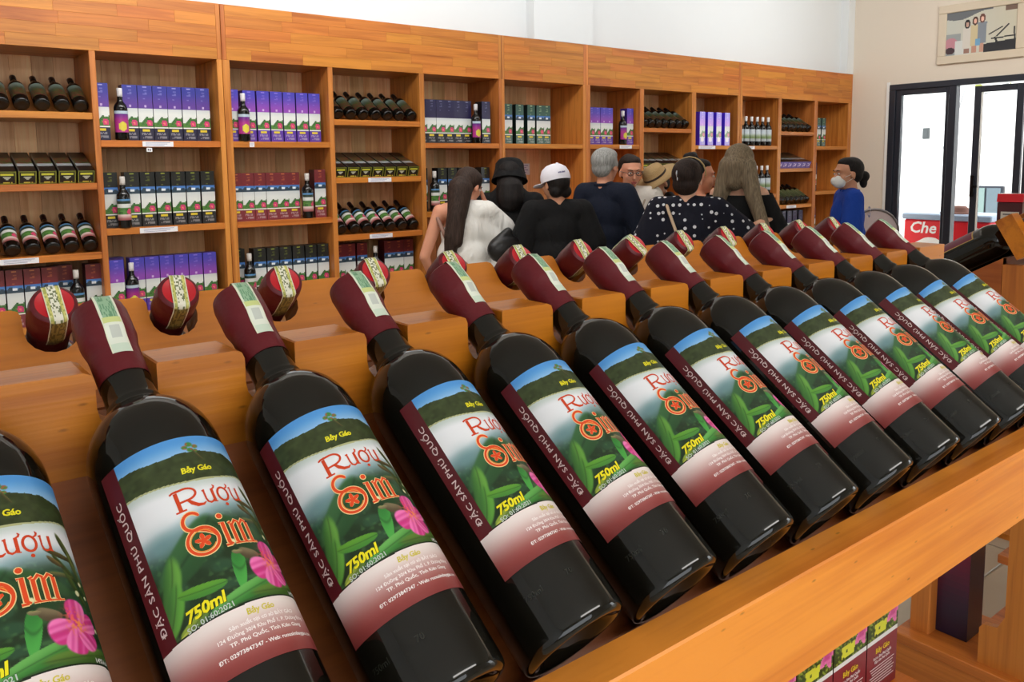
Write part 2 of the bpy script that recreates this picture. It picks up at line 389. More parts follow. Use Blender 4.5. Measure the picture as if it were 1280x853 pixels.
for ul, ur, bays, lab in UNITS:
    u = thing('shelf_cabinet', lab, 'cabinet', (sx((ul+ur)/2), SD, 0))
    cx = sx((ul+ur)/2)
    def part(name, a, b, mat, bev=.002, parent=u, cy=SD):
        c = [(p+q)/2 for p, q in zip(a, b)]
        mb = MB().box([p-q for p, q in zip(a, c)], [p-q for p, q in zip(b, c)], bev=bev)
        px, py, pz = (parent.location if parent is u else (0, 0, 0))
        return link(name, mb.mesh(name, M[mat]), parent, (c[0]-cx, c[1]-SD, c[2]))
    # sides and dividers
    edges = [ul] + [None]*(len(bays)-1) + [ur]
    part('side_panel', (sx(ul)+.001, SD, .0), (sx(BAYS[bays[0]][0]), YBK, sz(HB)), 'wood_z')
    part('side_panel', (sx(BAYS[bays[-1]][1]), SD, .0), (sx(ur)-.002, YBK, sz(HB)), 'wood_z')
    for a, b in zip(bays[:-1], bays[1:]):
        part('divider', (sx(BAYS[a][1]), SD, .0), (sx(BAYS[b][0]), YBK, sz(HB)), 'wood_z')
    # header of glued staves, end strips upright
    hd = part('header_panel', (sx(ul)+.02, SD+.006, sz(HB)), (sx(ur)-.022, SD+.035, sz(HT)-.002), 'wood_x')
    part('header_edge', (sx(ul)+.001, SD, sz(HB)-.001), (sx(ul)+.028, SD+.04, sz(HT)), 'wood_z')
    part('header_edge', (sx(ur)-.03, SD, sz(HB)-.001), (sx(ur)-.002, SD+.04, sz(HT)), 'wood_z')
    part('cabinet_top', (sx(ul)+.001, SD+.036, sz(HB)-.0), (sx(ur)-.002, YBK, sz(HB)+.02), 'wood_x')
    rows = 5; hh = (sz(HT)-sz(HB))/rows
    for k in range(rows):
        x = sx(ul)+.028; xe = sx(ur)-.03
        first = True
        while x < xe-1e-4:
            L = rnd.uniform(.28, .62)*(rnd.random()*.5+.5 if first else 1); first = False
            x2 = min(x+L, xe)
            if xe-x2 < .12: x2 = xe
            mb = MB().box((-(x2-x)/2+.0002, -.004, -hh/2+.0002), ((x2-x)/2-.0002, .003, hh/2-.0002), bev=.0006)
            s = link('stave', mb.mesh('stave', M['wood_x']), hd)
            s.location = ((x+x2)/2-(sx(ul)+.02+sx(ur)-.022)/2, SD+.004-(SD+.0205), sz(HB)+(k+.5)*hh-(sz(HB)+sz(HT)-.002)/2)
            x = x2
    for b in bays:
        l, r, kind = BAYS[b]
        for k, t in enumerate(SHELVES[kind]):
            part('shelf', (sx(l), SD+.004, sz(t)-.039), (sx(r), YBK, sz(t)), 'wood_x')
        # back of upright boards
        n = 6; wdt = (sx(r)-sx(l))/n
        for i in range(n):
            part('back_board', (sx(l)+i*wdt+.0004, YBK-.012, .1), (sx(l)+(i+1)*wdt-.0004, YBK, sz(HB)), 'back_wood', bev=.0015)
    part('plinth', (sx(ul)+.01, SD+.05, 0), (sx(ur)-.01, YBK-.02, .1), 'wood_x')
    # paper price tags clipped to the shelf edges
    tags = {(1, 2): (.118, .036), (2, 0): (.2652, .034), (2, 1): (.2606, .042), (4, 1): (.5540, .036), (4, 2): (.5535, .036), (7, 0): (1.040, .03),
            (9, 0): (1.262, .05), (10, 0): (1.398, .03), (11, 2): (1.548, .036), (3, 0): (.376, .006)}
    for (b, k), (xc, wd) in tags.items():
        if b in bays:
            z = sz(SHELVES[BAYS[b][2]][k])
            mb = MB().box((-sx(wd)/2, -.001, -.017), (sx(wd)/2, .001, .014), (236, 236, 240))
            for q in range(3):
                mb.box((-sx(wd)/2*.8, -.0016, .006-q*.008), (sx(wd)/2*(.8-.2*q), -.001, .008-q*.008), (120, 120, 160))
            link('price_tag', mb.mesh('price_tag', M['print']), u, (sx(xc)-cx, .002-.001, z-.019))
    if 2 in bays:
        mb = MB().box((-.016, -.001, -.012), (.016, .001, .012), (236, 236, 240)).box((-.009, -.0016, -.005), (-.002, -.001, .006), (90, 90, 100)).box((.002, -.0016, -.006), (.009, -.001, .004), (90, 90, 100))
        link('price_tag', mb.mesh('price_tag', M['print']), u, (sx(.2555)-cx, .006, sz(.0325)-.055))
    if 6 in bays:
        mb = MB().box((-.09, -.001, -.05), (.09, .001, .05), (225, 222, 235))
        for q in range(4): mb.box((-.07, -.002, .03-q*.02), (.07-.02*(q % 2), -.001, .036-q*.02), (120, 110, 170))
        link('paper_notice', mb.mesh('paper_notice', M['print']), u, (sx(.872)-cx, YBK-.016-SD, sz(-.008)))

# ------------------------------------------------------------------ goods on the shelves
def S(x, a, b):
    t = np.clip((x-a)/(b-a+1e-9), 0, 1); return t*t*(3-2*t)
def mix(c, d, t):
    t = np.asarray(t)[..., None]; return np.asarray(c, float)*(1-t)+np.asarray(d, float)*t
def hexn(x, y, seed=0):
    v = np.sin(x*12.9898+y*78.233+seed*37.719)*43758.5453
    return v-np.floor(v)
BOXART = {'purple': dict(top=(58, 62, 148), mid=(98, 66, 150), low=(44, 44, 66), side=(38, 32, 84), logo=(150, 150, 210)),
          'violet': dict(top=(74, 70, 176), mid=(142, 76, 176), low=(92, 60, 160), side=(60, 40, 130), logo=(140, 120, 210)),
          'black': dict(top=(34, 36, 34), mid=(38, 40, 38), low=(44, 46, 48), side=(20, 20, 22), logo=(140, 150, 60)),
          'maroon': dict(top=(112, 44, 48), mid=(118, 46, 50), low=(128, 56, 62), side=(70, 20, 28), logo=(196, 120, 70)),
          'dark': dict(top=(36, 34, 70), mid=(40, 34, 70), low=(24, 26, 34), side=(14, 14, 26), logo=(120, 120, 150)),
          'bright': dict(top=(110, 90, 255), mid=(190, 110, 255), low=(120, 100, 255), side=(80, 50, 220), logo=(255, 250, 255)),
          'green': dict(top=(52, 84, 74), mid=(60, 96, 84), low=(70, 104, 96), side=(24, 40, 38), logo=(180, 200, 150))}
def art_front(kind, U, V):
    a = BOXART[kind]
    c = mix(a['top'], a['mid'], S(V, .05, .38))
    if kind in ('black', 'maroon', 'green'):
        c = np.where((V > .275)[..., None], mix((70, 120, 190), (120, 160, 205), S(V, .28, .36)), c)
        hill = .36-.07*np.exp(-((U-.25)/.2)**2)-.05*np.exp(-((U-.8)/.2)**2)
        c = np.where(((V > hill) & (V < .41))[..., None], np.array((52, 70, 84.)), c)
        c = np.where(((V > .31) & (V < .36) & (abs(U-.5) < .16))[..., None], np.array((228, 236, 240.)), c)
    a0 = .39 if kind in ('black', 'maroon', 'green') else .42
    wht = mix((206, 212, 212), (222, 226, 222), S(V, a0, .52))
    c = np.where((V > a0)[..., None], wht, c)
    hl = .655-.11*U+.03*np.sin(U*9)
    g = mix((50, 96, 54), (92, 140, 62), hexn(np.floor(U*9), np.floor(V*40)))
    c = np.where(((V > hl))[..., None], g, c)
    c = np.where(((hypo(U-.74, (V-.68)*3.6) < .21))[..., None], np.array((206, 66, 118.)), c)
    c = np.where(((hypo(U-.74, (V-.68)*3.6) < .07))[..., None], np.array((240, 130, 110.)), c)
    b0 = .755
    c = np.where((V > b0)[..., None], np.asarray(a['low'], float), c)
    c = np.where(((V > b0-.012) & (V < b0+.006))[..., None], np.array((236, 236, 230.)), c)
    c = np.where(((V > .79) & (V < .825) & (abs(U-.5) < .27) & (hexn(np.floor(U*14), 1) > .2))[..., None], np.array((222, 200, 60.)), c)
    for k in range(4):
        v0 = .85+.032*k
        c = np.where(((V > v0) & (V < v0+.016) & (abs(U-.5) < .38-.05*(k % 2)) & (hexn(np.floor(U*16), k+3) > .25))[..., None], c*.45+np.array((200, 200, 200.))*.55, c)
    c = np.where(((V > .03) & (V < .05) & (abs(U-.5) < .12))[..., None], np.asarray(a['logo'], float), c)
    for k in range(5):
        v0 = .08+.035*k
        c = np.where(((V > v0) & (V < v0+.022) & (abs(U-.5) < .12+.05*hexn(np.array(k*1.), np.array(2.), 1)) & (hexn(np.floor(U*12), k+9) > .3))[..., None], c*.5+np.asarray(a['logo'], float)*.5, c)
    if kind in ('purple', 'violet', 'bright'):
        c = np.where((hypo(U-.5, (V-.37)*3.6) < .10)[..., None], c*.3+np.array((230, 210, 240.))*.7, c)
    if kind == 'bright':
        c = c*.55+255*.45  # overexposed glow mixed into the print colour
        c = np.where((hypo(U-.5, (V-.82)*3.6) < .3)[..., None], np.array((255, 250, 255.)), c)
    return c
def hypo(a, b): return np.sqrt(a*a+b*b)
def grid_quad(mb, P, nu, nv, cols):
    """P(u,v)->xyz with v downwards; cols (nv,nu,3)"""
    vs = []; b = len(mb.v)
    for j in range(nv+1):
        for i in range(nu+1): vs.append(P(i/nu, j/nv))
    mb.v += vs
    for j in range(nv):
        for i in range(nu):
            a = b+j*(nu+1)+i
            mb.f.append([a, a+nu+1, a+nu+2, a+1]); mb.c.append(tuple(float(x) for x in np.round(cols[j, i]))); mb.m.append(0); mb.sm.append(False)
def uvgrid(nu, nv):
    u = (np.arange(nu)+.5)/nu; v = (np.arange(nv)+.5)/nv
    return np.meshgrid(u, v)
BW, BD, BH = .082, .087, .33
_boxes = {}
def box_mesh(kind):
    if kind in _boxes: return _boxes[kind]
    nu, nv = 14, 48
    U, V = uvgrid(nu, nv); c = art_front(kind, U, V); mb = MB()
    grid_quad(mb, lambda u, v: (-BW/2+u*BW, 0, BH*(1-v)), nu, nv, c)
    sd = BOXART[kind]['side']
    mb.add([(-BW/2, 0, 0), (BW/2, 0, 0), (BW/2, BD, 0), (-BW/2, BD, 0), (-BW/2, 0, BH), (BW/2, 0, BH), (BW/2, BD, BH), (-BW/2, BD, BH)],
           [[3, 2, 6, 7], [0, 3, 7, 4], [1, 5, 6, 2], [4, 7, 6, 5], [0, 1, 2, 3]], sd)
    _boxes[kind] = mb.mesh('wine_box_'+kind, M['print_gloss'], fixn=False)
    return _boxes[kind]
def tilt_box_mesh(kind):
    k = 'tilt'+kind
    if k in _boxes: return _boxes[k]
    mb = MB(); nu, nv = 12, 30
    W, L, T = .088, .32, .075
    U, V = uvgrid(nu, nv)
    end = (26, 26, 22) if kind != 'lilac' else (120, 110, 190)
    c = np.zeros((nv, nu, 3))+np.array((30, 28, 26.))
    c = np.where(((V > .30) & (V < .62))[..., None], mix((96, 40, 36), (60, 84, 40), hexn(np.floor(U*6), np.floor(V*20))), c)
    c = np.where(((V > .60) & (V < .72))[..., None], np.array((150, 156, 158.)), c)
    c = np.where((U < .06)[..., None], np.array((70, 70, 66.)), c)
    # top face seen from the front, v=0 far end
    grid_quad(mb, lambda u, v: (-W/2+u*W, L*(1-v), T), nu, nv, c)
    U, V = uvgrid(14, 12); e = np.zeros((12, 14, 3))+np.asarray(end, float)
    if kind != 'lilac':
        fr = (np.minimum(U, 1-U) < .08) | (np.minimum(V, 1-V) < .09)
        e = np.where(fr[..., None], np.array((120, 124, 50.)), e)
        e = np.where(((V > .15) & (V < .3) & (abs(U-.5) < .36))[..., None], np.array((206, 206, 70.)), e)
        e = np.where(((V > .42) & (V < .7) & (abs(U-.5) < .20*(1-(V-.42)*2.6)))[..., None], np.array((180, 186, 170.)), e)
        e = np.where(((V > .8) & (V < .9) & (abs(U-.5) < .3) & (hexn(np.floor(U*11), 3) > .35))[..., None], np.array((200, 190, 70.)), e)
    else:
        e = np.where(((V > .25) & (V < .75) & (abs(U-.5) < .32) & (hexn(np.floor(U*7), np.floor(V*6)) > .4))[..., None], np.array((226, 222, 245.)), e)
    grid_quad(mb, lambda u, v: (-W/2+u*W, 0, T*(1-v)), 14, 12, e)
    mb.add([(-W/2, 0, 0), (W/2, 0, 0), (W/2, L, 0), (-W/2, L, 0), (-W/2, 0, T), (W/2, 0, T), (W/2, L, T), (-W/2, L, T)],
           [[3, 2, 6, 7], [0, 3, 7, 4], [1, 5, 6, 2], [0, 1, 2, 3]], (24, 22, 22))
    _boxes[k] = mb.mesh('lying_box', M['print_gloss'], fixn=False); return _boxes[k]
def bottle_profile(k=1.0):
    return [(0, .004), (.018, .001), (.030, 0), (.036, .003), (.038, .009), (.038, .185), (.0365, .196), (.031, .210), (.022, .221), (.0165, .230), (.0148, .240), (.0148, .300), (0, .301)]
_wb = {}
def shelf_bottle(kind, name='wine_bottle'):
    """prototype: Empty + glass_body, label, capsule. kinds set label and cap colours"""
    if kind in _wb: return _wb[kind]
    cfg = {'dim': dict(cap=(30, 26, 26), art=0), 'colour': dict(cap=(40, 20, 22), art=1), 'display': dict(cap=(210, 206, 200), art=1),
           'purple': dict(cap=(214, 212, 214), art=2), 'plain': dict(cap=(24, 24, 26), art=3), 'white': dict(cap=(235, 235, 235), art=4)}[kind]
    g = MB().lathe(bottle_profile(), 18).mesh('glass_body', M['glass_wall'])
    mb = MB(); nu, nv = 14, 22; U, V = uvgrid(nu, nv)
    if cfg['art'] == 0:
        c = mix((92, 104, 96), (58, 66, 50), S(V, .1, .4)); c = np.where((V > .45)[..., None], mix((56, 70, 36), (84, 40, 34), hexn(np.floor(U*8), np.floor(V*12))), c)
    elif cfg['art'] == 1:
        c = mix((84, 140, 190), (90, 130, 170), S(V, 0, .1))
        c = np.where((V > .10)[..., None], np.array((44, 58, 44.)), c); c = np.where((V > .22)[..., None], np.array((214, 216, 212.)), c)
        c = np.where((V > .42)[..., None], mix((58, 100, 50), (96, 140, 66), hexn(np.floor(U*8), np.floor(V*18))), c)
        c = np.where((hypo(U-.72, V-.6) < .13)[..., None], np.array((206, 70, 110.)), c)
        c = np.where((V > .74)[..., None], mix((222, 200, 196), (150, 80, 78), S(V, .74, 1)), c)
    elif cfg['art'] == 2:
        c = mix((96, 40, 130), (170, 50, 130), S(V, .1, .5)); c = np.where((V < .14)[..., None], np.array((180, 200, 214.)), c)
        c = np.where((hypo(U-.5, V-.72) < .22)[..., None], np.array((214, 200, 70.)), c)
    elif cfg['art'] == 3:
        c = mix((100, 104, 70), (60, 66, 44), S(V, 0, 1))
    else:
        c = mix((196, 206, 214), (120, 140, 90), S(V, .3, .7)); c = np.where((V > .75)[..., None], np.array((170, 176, 180.)), c)
    ra = .0384; A = R(78)
    grid_quad(mb, lambda u, v: (ra*math.sin(-A+2*A*u), -ra*math.cos(-A+2*A*u), .172-.125*v), nu, nv, c)
    lb = mb.mesh('label', M['print'], fixn=False)
    cp = MB().lathe([(.0151, .256), (.0152, .27), (.0156, .282), (.0156, .303), (.014, .3055), (0, .3057)], 16, cfg['cap']).mesh('capsule', M['print'])
    _wb[kind] = (g, lb, cp); return _wb[kind]
def put_bottle(kind, label, group, mtx, cat='bottle'):
    g, lb, cp = shelf_bottle(kind)
    t = thing('wine_bottle', label, cat, group=group)
    t.matrix_world = mtx
    link('glass_body', g, t); link('label', lb, t); link('capsule', cp, t)
    return t
ORD = {1: 'first', 2: 'second', 3: 'third', 4: 'fourth', 5: 'fifth', 6: 'sixth', 7: 'seventh', 8: 'eighth', 9: 'ninth', 10: 'tenth', 11: 'eleventh', 12: 'twelfth'}
def place_label(label, i, n, b):
    if n < 2: return label
    return '%s, %s from the %s' % (label, ORD[n-i if b == 1 else i+1], 'right' if b == 1 else 'left')
def tilted_row(b, k, kind, label, group, n=7):
    l, r, _ = BAYS[b]; z = sz(SHELVES[_][k]); p = (sx(r)-sx(l))/n
    an = R(32)
    for i in range(n):
        x = sx(l)+(i+.5)*p; j = rnd.uniform(-.006, .006)
        mt = Matrix.Translation((x, SD+.035+j+.039*0, z+.0400*math.cos(an)+.0005)) @ Matrix.Rotation(-(math.pi/2-an), 4, 'X') @ Matrix.Rotation(rnd.uniform(-.25, .25), 4, 'Z') @ Matrix.Scale(1.08, 4)
        put_bottle(kind, place_label(label, i, n, b), group, mt)
    # cradle bar that carries the necks
    mb = MB().box((-(sx(r)-sx(l))/2+.004, -.012, 0), ((sx(r)-sx(l))/2-.004, .012, .125))
    u = [o for o in COL.objects if o.name.startswith('shelf_cabinet') and abs(o.location.x-sx((l+r)/2)) < 1.15]
    u = min(u, key=lambda o: abs(o.location.x-sx((l+r)/2)))
    link('neck_rest', mb.mesh('neck_rest', M['wood_x']), u, (sx((l+r)/2)-u.location.x, .25+.0, z))
def tilted_boxes(b, k, kind, label, group, n=7):
    l, r, _ = BAYS[b]; z = sz(SHELVES[_][k]); p = (sx(r)-sx(l))/n
    for i in range(n):
        o = link('gift_box', tilt_box_mesh(kind), None, (sx(l)+(i+.5)*p, SD+.045, z+.001)); o.rotation_euler = (R(20), 0, 0)
        tag(o, place_label(label, i, n, b), 'box', group)
    mb = MB().box((-(sx(r)-sx(l))/2+.004, -.012, 0), ((sx(r)-sx(l))/2-.004, .012, .085))
    u = min([o for o in COL.objects if o.name.startswith('shelf_cabinet')], key=lambda o: abs(o.location.x-sx((l+r)/2)))
    link('box_rest', mb.mesh('box_rest', M['wood_x']), u, (sx((l+r)/2)-u.location.x, .30, z))
def box_row(b, k, kind, label, group, xs, y=.045, scale=1.0, yaw=0, boxname='wine_box'):
    """xs: left edge positions as fractions of the bay width"""
    l, r, _ = BAYS[b]; z = sz(SHELVES[_][k])
    for i_, f in enumerate(xs):
        x = sx(l)+f*(sx(r)-sx(l))
        o = link(boxname, box_mesh(kind), None, (x, SD+y+rnd.uniform(-.004, .004), z+.0005), (0, 0, yaw+rnd.uniform(-.02, .02)))
        o.scale = (scale,)*3
        tag(o, place_label(label, i_, len(xs), b), 'box', group)
def stand_bottle(b, k, kind, f, label, y=.045, group=None):
    l, r, _ = BAYS[b]; z = sz(SHELVES[_][k])
    x = sx(l)+f*(sx(r)-sx(l))
    return put_bottle(kind, label, group, Matrix.Translation((x, SD+y, z+.0005)))

def seq(a, n, p=.1315): return [a+i*p for i in range(n)]
# bay at the left edge of the photograph
tilted_row(1, 0, 'dim', 'dark bottle leaning in the top row of the leftmost bay', 'leaning bottles, top row of the leftmost bay')
tilted_boxes(1, 1, 'dark', 'lying black box with yellow end in the leftmost bay', 'black gift boxes of the leftmost bay')
tilted_row(1, 2, 'colour', 'leaning bottle in the third row of the leftmost bay', 'leaning bottles, third row of the leftmost bay')
box_row(1, 3, 'maroon', 'maroon landscape box in the bottom row of the leftmost bay', 'maroon boxes of the leftmost bay', seq(.10, 5, .128)+[.94], y=.07)
box_row(1, 3, 'maroon', 'maroon landscape box behind the display bottle in the leftmost bay', None, [.735], y=.12)
stand_bottle(1, 3, 'display', .80, 'upright display bottle between maroon boxes in the leftmost bay')
# second visible bay
box_row(2, 0, 'purple', 'purple landscape box in the top row of the second bay', 'purple boxes, top row of the second bay', seq(.27, 6, .124), y=.07)
box_row(2, 0, 'purple', 'purple box at the left end of the top row of the second bay', None, [.03], y=.03)
stand_bottle(2, 0, 'purple', .185, 'upright bottle with purple label in the top row of the second bay', .05)
box_row(2, 1, 'black', 'black landscape box in the middle row of the second bay', 'black boxes, middle row of the second bay', [.07]+seq(.245, 6, .130), y=.07)
stand_bottle(2, 1, 'display', .155, 'upright display bottle before the black boxes of the second bay', .03)
box_row(2, 2, 'violet', 'violet landscape box in the bottom row of the second bay', 'violet boxes, bottom row of the second bay', seq(.245, 6, .126), y=.07)
box_row(2, 2, 'violet', 'shorter looking violet box pushed forward at the left of the second bay', None, [.06], y=.02)
box_row(2, 2, 'violet', 'violet box set back at the left end of the second bay', None, [.11], y=.16)
stand_bottle(2, 2, 'purple', .185, 'upright bottle with magenta label in the bottom row of the second bay', .04)
# third bay
box_row(3, 0, 'violet', 'violet landscape box in the top row of the third bay', 'violet boxes, top row of the third bay', seq(.21, 6, .136), y=.07)
box_row(3, 0, 'violet', 'violet box at the left end of the top row of the third bay', None, [.03], y=.05)
stand_bottle(3, 0, 'purple', .125, 'upright bottle with magenta label in the top row of the third bay', .03)
box_row(3, 1, 'maroon', 'maroon landscape box in the middle row of the third bay', 'maroon boxes, middle row of the third bay', seq(.045, 6, .118), y=.07, scale=.95)
box_row(3, 1, 'maroon', 'maroon box alone at the right end of the middle row of the third bay', None, [.905], y=.05)
stand_bottle(3, 1, 'display', .755, 'upright display bottle beside the single maroon box of the third bay', .04)
box_row(3, 2, 'black', 'black landscape box in the bottom row of the third bay', 'black boxes, bottom row of the third bay', seq(.245, 6, .136), y=.07)
box_row(3, 2, 'black', 'black box at the left end of the bottom row of the third bay', None, [.06], y=.12)
stand_bottle(3, 2, 'display', .12, 'upright display bottle before the black boxes of the third bay', .04)
# fourth bay
tilted_row(4, 0, 'dim', 'dark bottle leaning in the top row of the fourth bay', 'leaning bottles, top row of the fourth bay')
tilted_boxes(4, 1, 'dark', 'flat black box with yellow end, lying tilted in the fourth bay', 'black gift boxes of the fourth bay')
tilted_row(4, 2, 'colour', 'dark bottle leaning in the third row of the fourth bay', 'leaning bottles, third row of the fourth bay')
box_row(4, 3, 'maroon', 'maroon landscape box in the bottom row of the fourth bay', 'maroon boxes of the fourth bay', [.08, .2, .34, .66, .78, .9], y=.1)
stand_bottle(4, 3, 'display', .46, 'upright display bottle amid the maroon boxes of the fourth bay', .06)
# fifth bay
box_row(5, 0, 'dark', 'dark blue box in the top row of the fifth bay', 'dark blue boxes of the fifth bay', seq(.05, 6, .118), y=.09)
box_row(5, 0, 'dark', 'dark blue box alone at the right end of the fifth bay', None, [.87], y=.05)
stand_bottle(5, 0, 'purple', .72, 'upright bottle with yellow and purple label in the fifth bay', .05)
box_row(5, 1, 'black', 'black landscape box in the second row of the fifth bay', 'black boxes of the fifth bay', [.05, .3, .44, .58, .9], y=.10)
stand_bottle(5, 1, 'display', .15, 'upright display bottle left of the long haired woman', .05)
stand_bottle(5, 1, 'display', .70, 'upright display bottle right of the long haired woman', .05)
# sixth bay
box_row(6, 0, 'green', 'dark green landscape box in the top row behind the white cap', 'dark green boxes of the sixth bay', [.05, .19, .33, .47, .59, .68], y=.16)
# seventh bay
box_row(7, 0, 'violet', 'thin looking purple box in the bay above the gray haired man', 'purple boxes of the seventh bay', seq(.06, 5, .12), y=.10)
box_row(7, 0, 'violet', 'purple box alone at the right end of the seventh bay', None, [.89], y=.06)
stand_bottle(7, 0, 'purple', .74, 'upright bottle with magenta label in the bay above the gray haired man', .06)
# eighth bay
tilted_row(8, 0, 'dim', 'dark bottle leaning in the top row above the straw hat', 'leaning bottles of the eighth bay')
tilted_boxes(8, 1, 'dark', 'flat dark box lying tilted behind the straw hat', 'dark gift boxes of the eighth bay')
# ninth bay
box_row(9, 0, 'bright', 'bright glossy lilac box with painted glare above the bun hairdo', 'bright lilac boxes of the ninth bay', seq(.20, 4, .20), y=.03)
stand_bottle(9, 1, 'plain', .86, 'dark bottle standing behind the facing women, left of the blond hair', .06)
# tenth bay
for i in range(6):
    stand_bottle(10, 0, 'white', .07+.155*i, 'white capped bottle in the upper row right of the blond hair, %s from the left' % ORD[i+1], .06, 'white capped bottles, upper row of the tenth bay')
for i in range(6):
    stand_bottle(10, 1, 'white', .07+.155*i, 'white capped bottle in the lower row right of the blond hair, %s from the left' % ORD[i+1], .06, 'white capped bottles, lower row of the tenth bay')
tilted_row(11, 0, 'dim', 'small dark bottle leaning in the top row of the eleventh bay', 'leaning bottles, top row of the eleventh bay')
tilted_boxes(11, 1, 'lilac', 'lying box with a lilac end in the eleventh bay', 'lilac ended boxes of the eleventh bay')
tilted_row(11, 2, 'plain', 'dark bottle leaning in the third row of the eleventh bay', 'leaning bottles, third row of the eleventh bay')
box_row(11, 3, 'dark', 'dark blue box at the bottom of the eleventh bay', 'dark blue boxes of the eleventh bay', seq(.12, 5, .17), y=.06)
box_row(12, 0, 'green', 'green box in the top row of the last bay', 'green boxes of the last bay', [.12, .30, .46], y=.10)
box_row(12, 1, 'dark', 'dark box in the second row of the last bay', 'dark boxes of the last bay', [.10, .26], y=.12)
box_row(12, 2, 'maroon', 'maroon landscape box at the bottom of the last bay beside the divider', None, [.10], y=.06)

# ================================================================== THE DISPLAY RACKS
TH = .6565                                   # slope of the bottles on the near rack
FB = Vector((0, .3363, H-.2841))             # centre of a front bottle's base
YM = .6338                                   # middle plane of the rack
def mirror_y(y): return 2*YM-y
def notch_outline(xs, xa, xb, top, bot, half=.0168, depth=.040, lip=.006):
    """board outline in XZ with U notches centred at xs"""
    P = [(xa, bot), (xa, top)]
    for x in xs:
        P += [(x-half-lip, top), (x-half-lip*.3, top-lip*.3), (x-half, top-lip)]
        n = 8
        for i in range(n+1):
            a = math.pi*i/n
            P.append((x-half*math.cos(a), top-depth+half-half*math.sin(a)))
        P += [(x+half, top-.001), (x+half+.001, top)]
    P += [(xb, top), (xb, bot)]
    return P
def notched_board(name, xs, xa, xb, top, bot, y0, y1, mat, parent, Mx=None, **k):
    # teeth as separate vertical slabs of one mesh: triangulated outline
    poly = notch_outline(xs, xa, xb, top, bot, **k)
    bm = bmesh.new()
    vs = [bm.verts.new((p[0], y0, p[1])) for p in poly]
    f = bm.faces.new(vs)
    r = bmesh.ops.extrude_face_region(bm, geom=[f])
    for v in [g for g in r['geom'] if isinstance(g, bmesh.types.BMVert)]: v.co.y = y1
    bmesh.ops.triangulate(bm, faces=[f for f in bm.faces if len(f.verts) > 4])
    bmesh.ops.recalc_face_normals(bm, faces=bm.faces)
    if Mx: bm.transform(Mx)
    me = bpy.data.meshes.new(name); bm.to_mesh(me); bm.free(); me.materials.append(mat)
    return link(name, me, parent)
P0, PITCH, EX = -.0525, .0905, -.0583
def fx(i): return P0+PITCH*i
BP0 = .0108
def bx_(i): return BP0+.09*i

def rack(xa, xb, fxs, bxs, label, gable, dy=0, dz=0, btop=.014, th=TH, f=None):
    f = f or dict(bt=(.3583, -.3118), rail=(.3143, .3450, -.3797, -.3008), bb=(.721, -.128), y0=.346)
    slope = math.tan(th); bty, btz = f['bt']; ry0, ry1, rz0, rz1 = f['rail']; y0_ = f['y0']
    t = thing('display_rack', label, 'rack', ((xa+xb)/2, YM+dy, dz)); c = (xa+xb)/2
    O = Matrix.Translation((-c, -YM, 0))
    def pb(name, mb, mat): return link(name, mb.mesh(name, M[mat]), t)
    # front: notched neck board, bed, rail
    notched_board('neck_board', fxs, xa, xb, H-.120, H-.205, .527, .567, M['rack_x'], t, O, half=.0175)
    Ms = O
    # bed boards (sloping) : polygon in YZ extruded along X
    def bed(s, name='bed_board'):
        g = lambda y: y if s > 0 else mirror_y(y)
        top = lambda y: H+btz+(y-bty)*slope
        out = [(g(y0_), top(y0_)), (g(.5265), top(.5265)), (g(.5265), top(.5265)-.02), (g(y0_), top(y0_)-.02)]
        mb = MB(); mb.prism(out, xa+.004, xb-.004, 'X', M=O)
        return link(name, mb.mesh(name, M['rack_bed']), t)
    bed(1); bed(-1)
    rl = MB().box((xa-.01, ry0, H+rz0), (xb+.01, ry1, H+rz1), bev=.0015, M=O)
    r1 = link('front_rail', rl.mesh('front_rail', M['rack_rail']), t)
    rl = MB().box((xa-.01, mirror_y(ry1), H+rz0-.006), (xb+.01, mirror_y(ry0), H+rz1-.006), bev=.0015, M=O)
    link('back_rail', rl.mesh('back_rail', M['rack_rail']), t)
    # back neck board, square to the back bottles
    ab = Vector((0, -math.cos(th), math.sin(th))); nb = Vector((0, math.sin(th), math.cos(th)))
    ctr = Vector((0, f['bb'][0], H+f['bb'][1]))
    Rm = Matrix(((1, 0, 0, 0), (0, ab.y, nb.y, ctr.y), (0, ab.z, nb.z, ctr.z), (0, 0, 0, 1)))
    notched_board('neck_board', bxs, xa, xb, btop, -.062, -.018, .018, M['rack_x'], t, O @ Rm, half=.019, depth=.040)
    # end boards following the slope
    for xe in (xa, xb-.02):
        for s in (1, -1):
            g = (lambda y: y) if s > 0 else mirror_y
            top = lambda y: H+btz+(y-bty)*slope
            mb = MB().prism([(g(y0_), top(y0_)-.001), (g(.5265), top(.5265)-.001), (g(.5265), top(.5265)-.095), (g(y0_), top(y0_)-.068)], xe, xe+.02, 'X', M=O)
            link('end_board', mb.mesh('end_board', M['rack_y']), t)
        mb = MB().box((xe, .5275, H-.30), (xe+.02, mirror_y(.5275), H-.20), M=O)
        link('end_board', mb.mesh('end_board', M['rack_z']), t)
    for x in (xa+.02, xb-.06):
        for y in (.36, mirror_y(.36)-.045):
            mb = MB().box((x, y, -dz), (x+.045, y+.045, H-.36), bev=.003, M=O)
            if not (gable is False and x > xa+.1): link('leg', mb.mesh('leg', M['rack_z']), t)
    return t, O, c

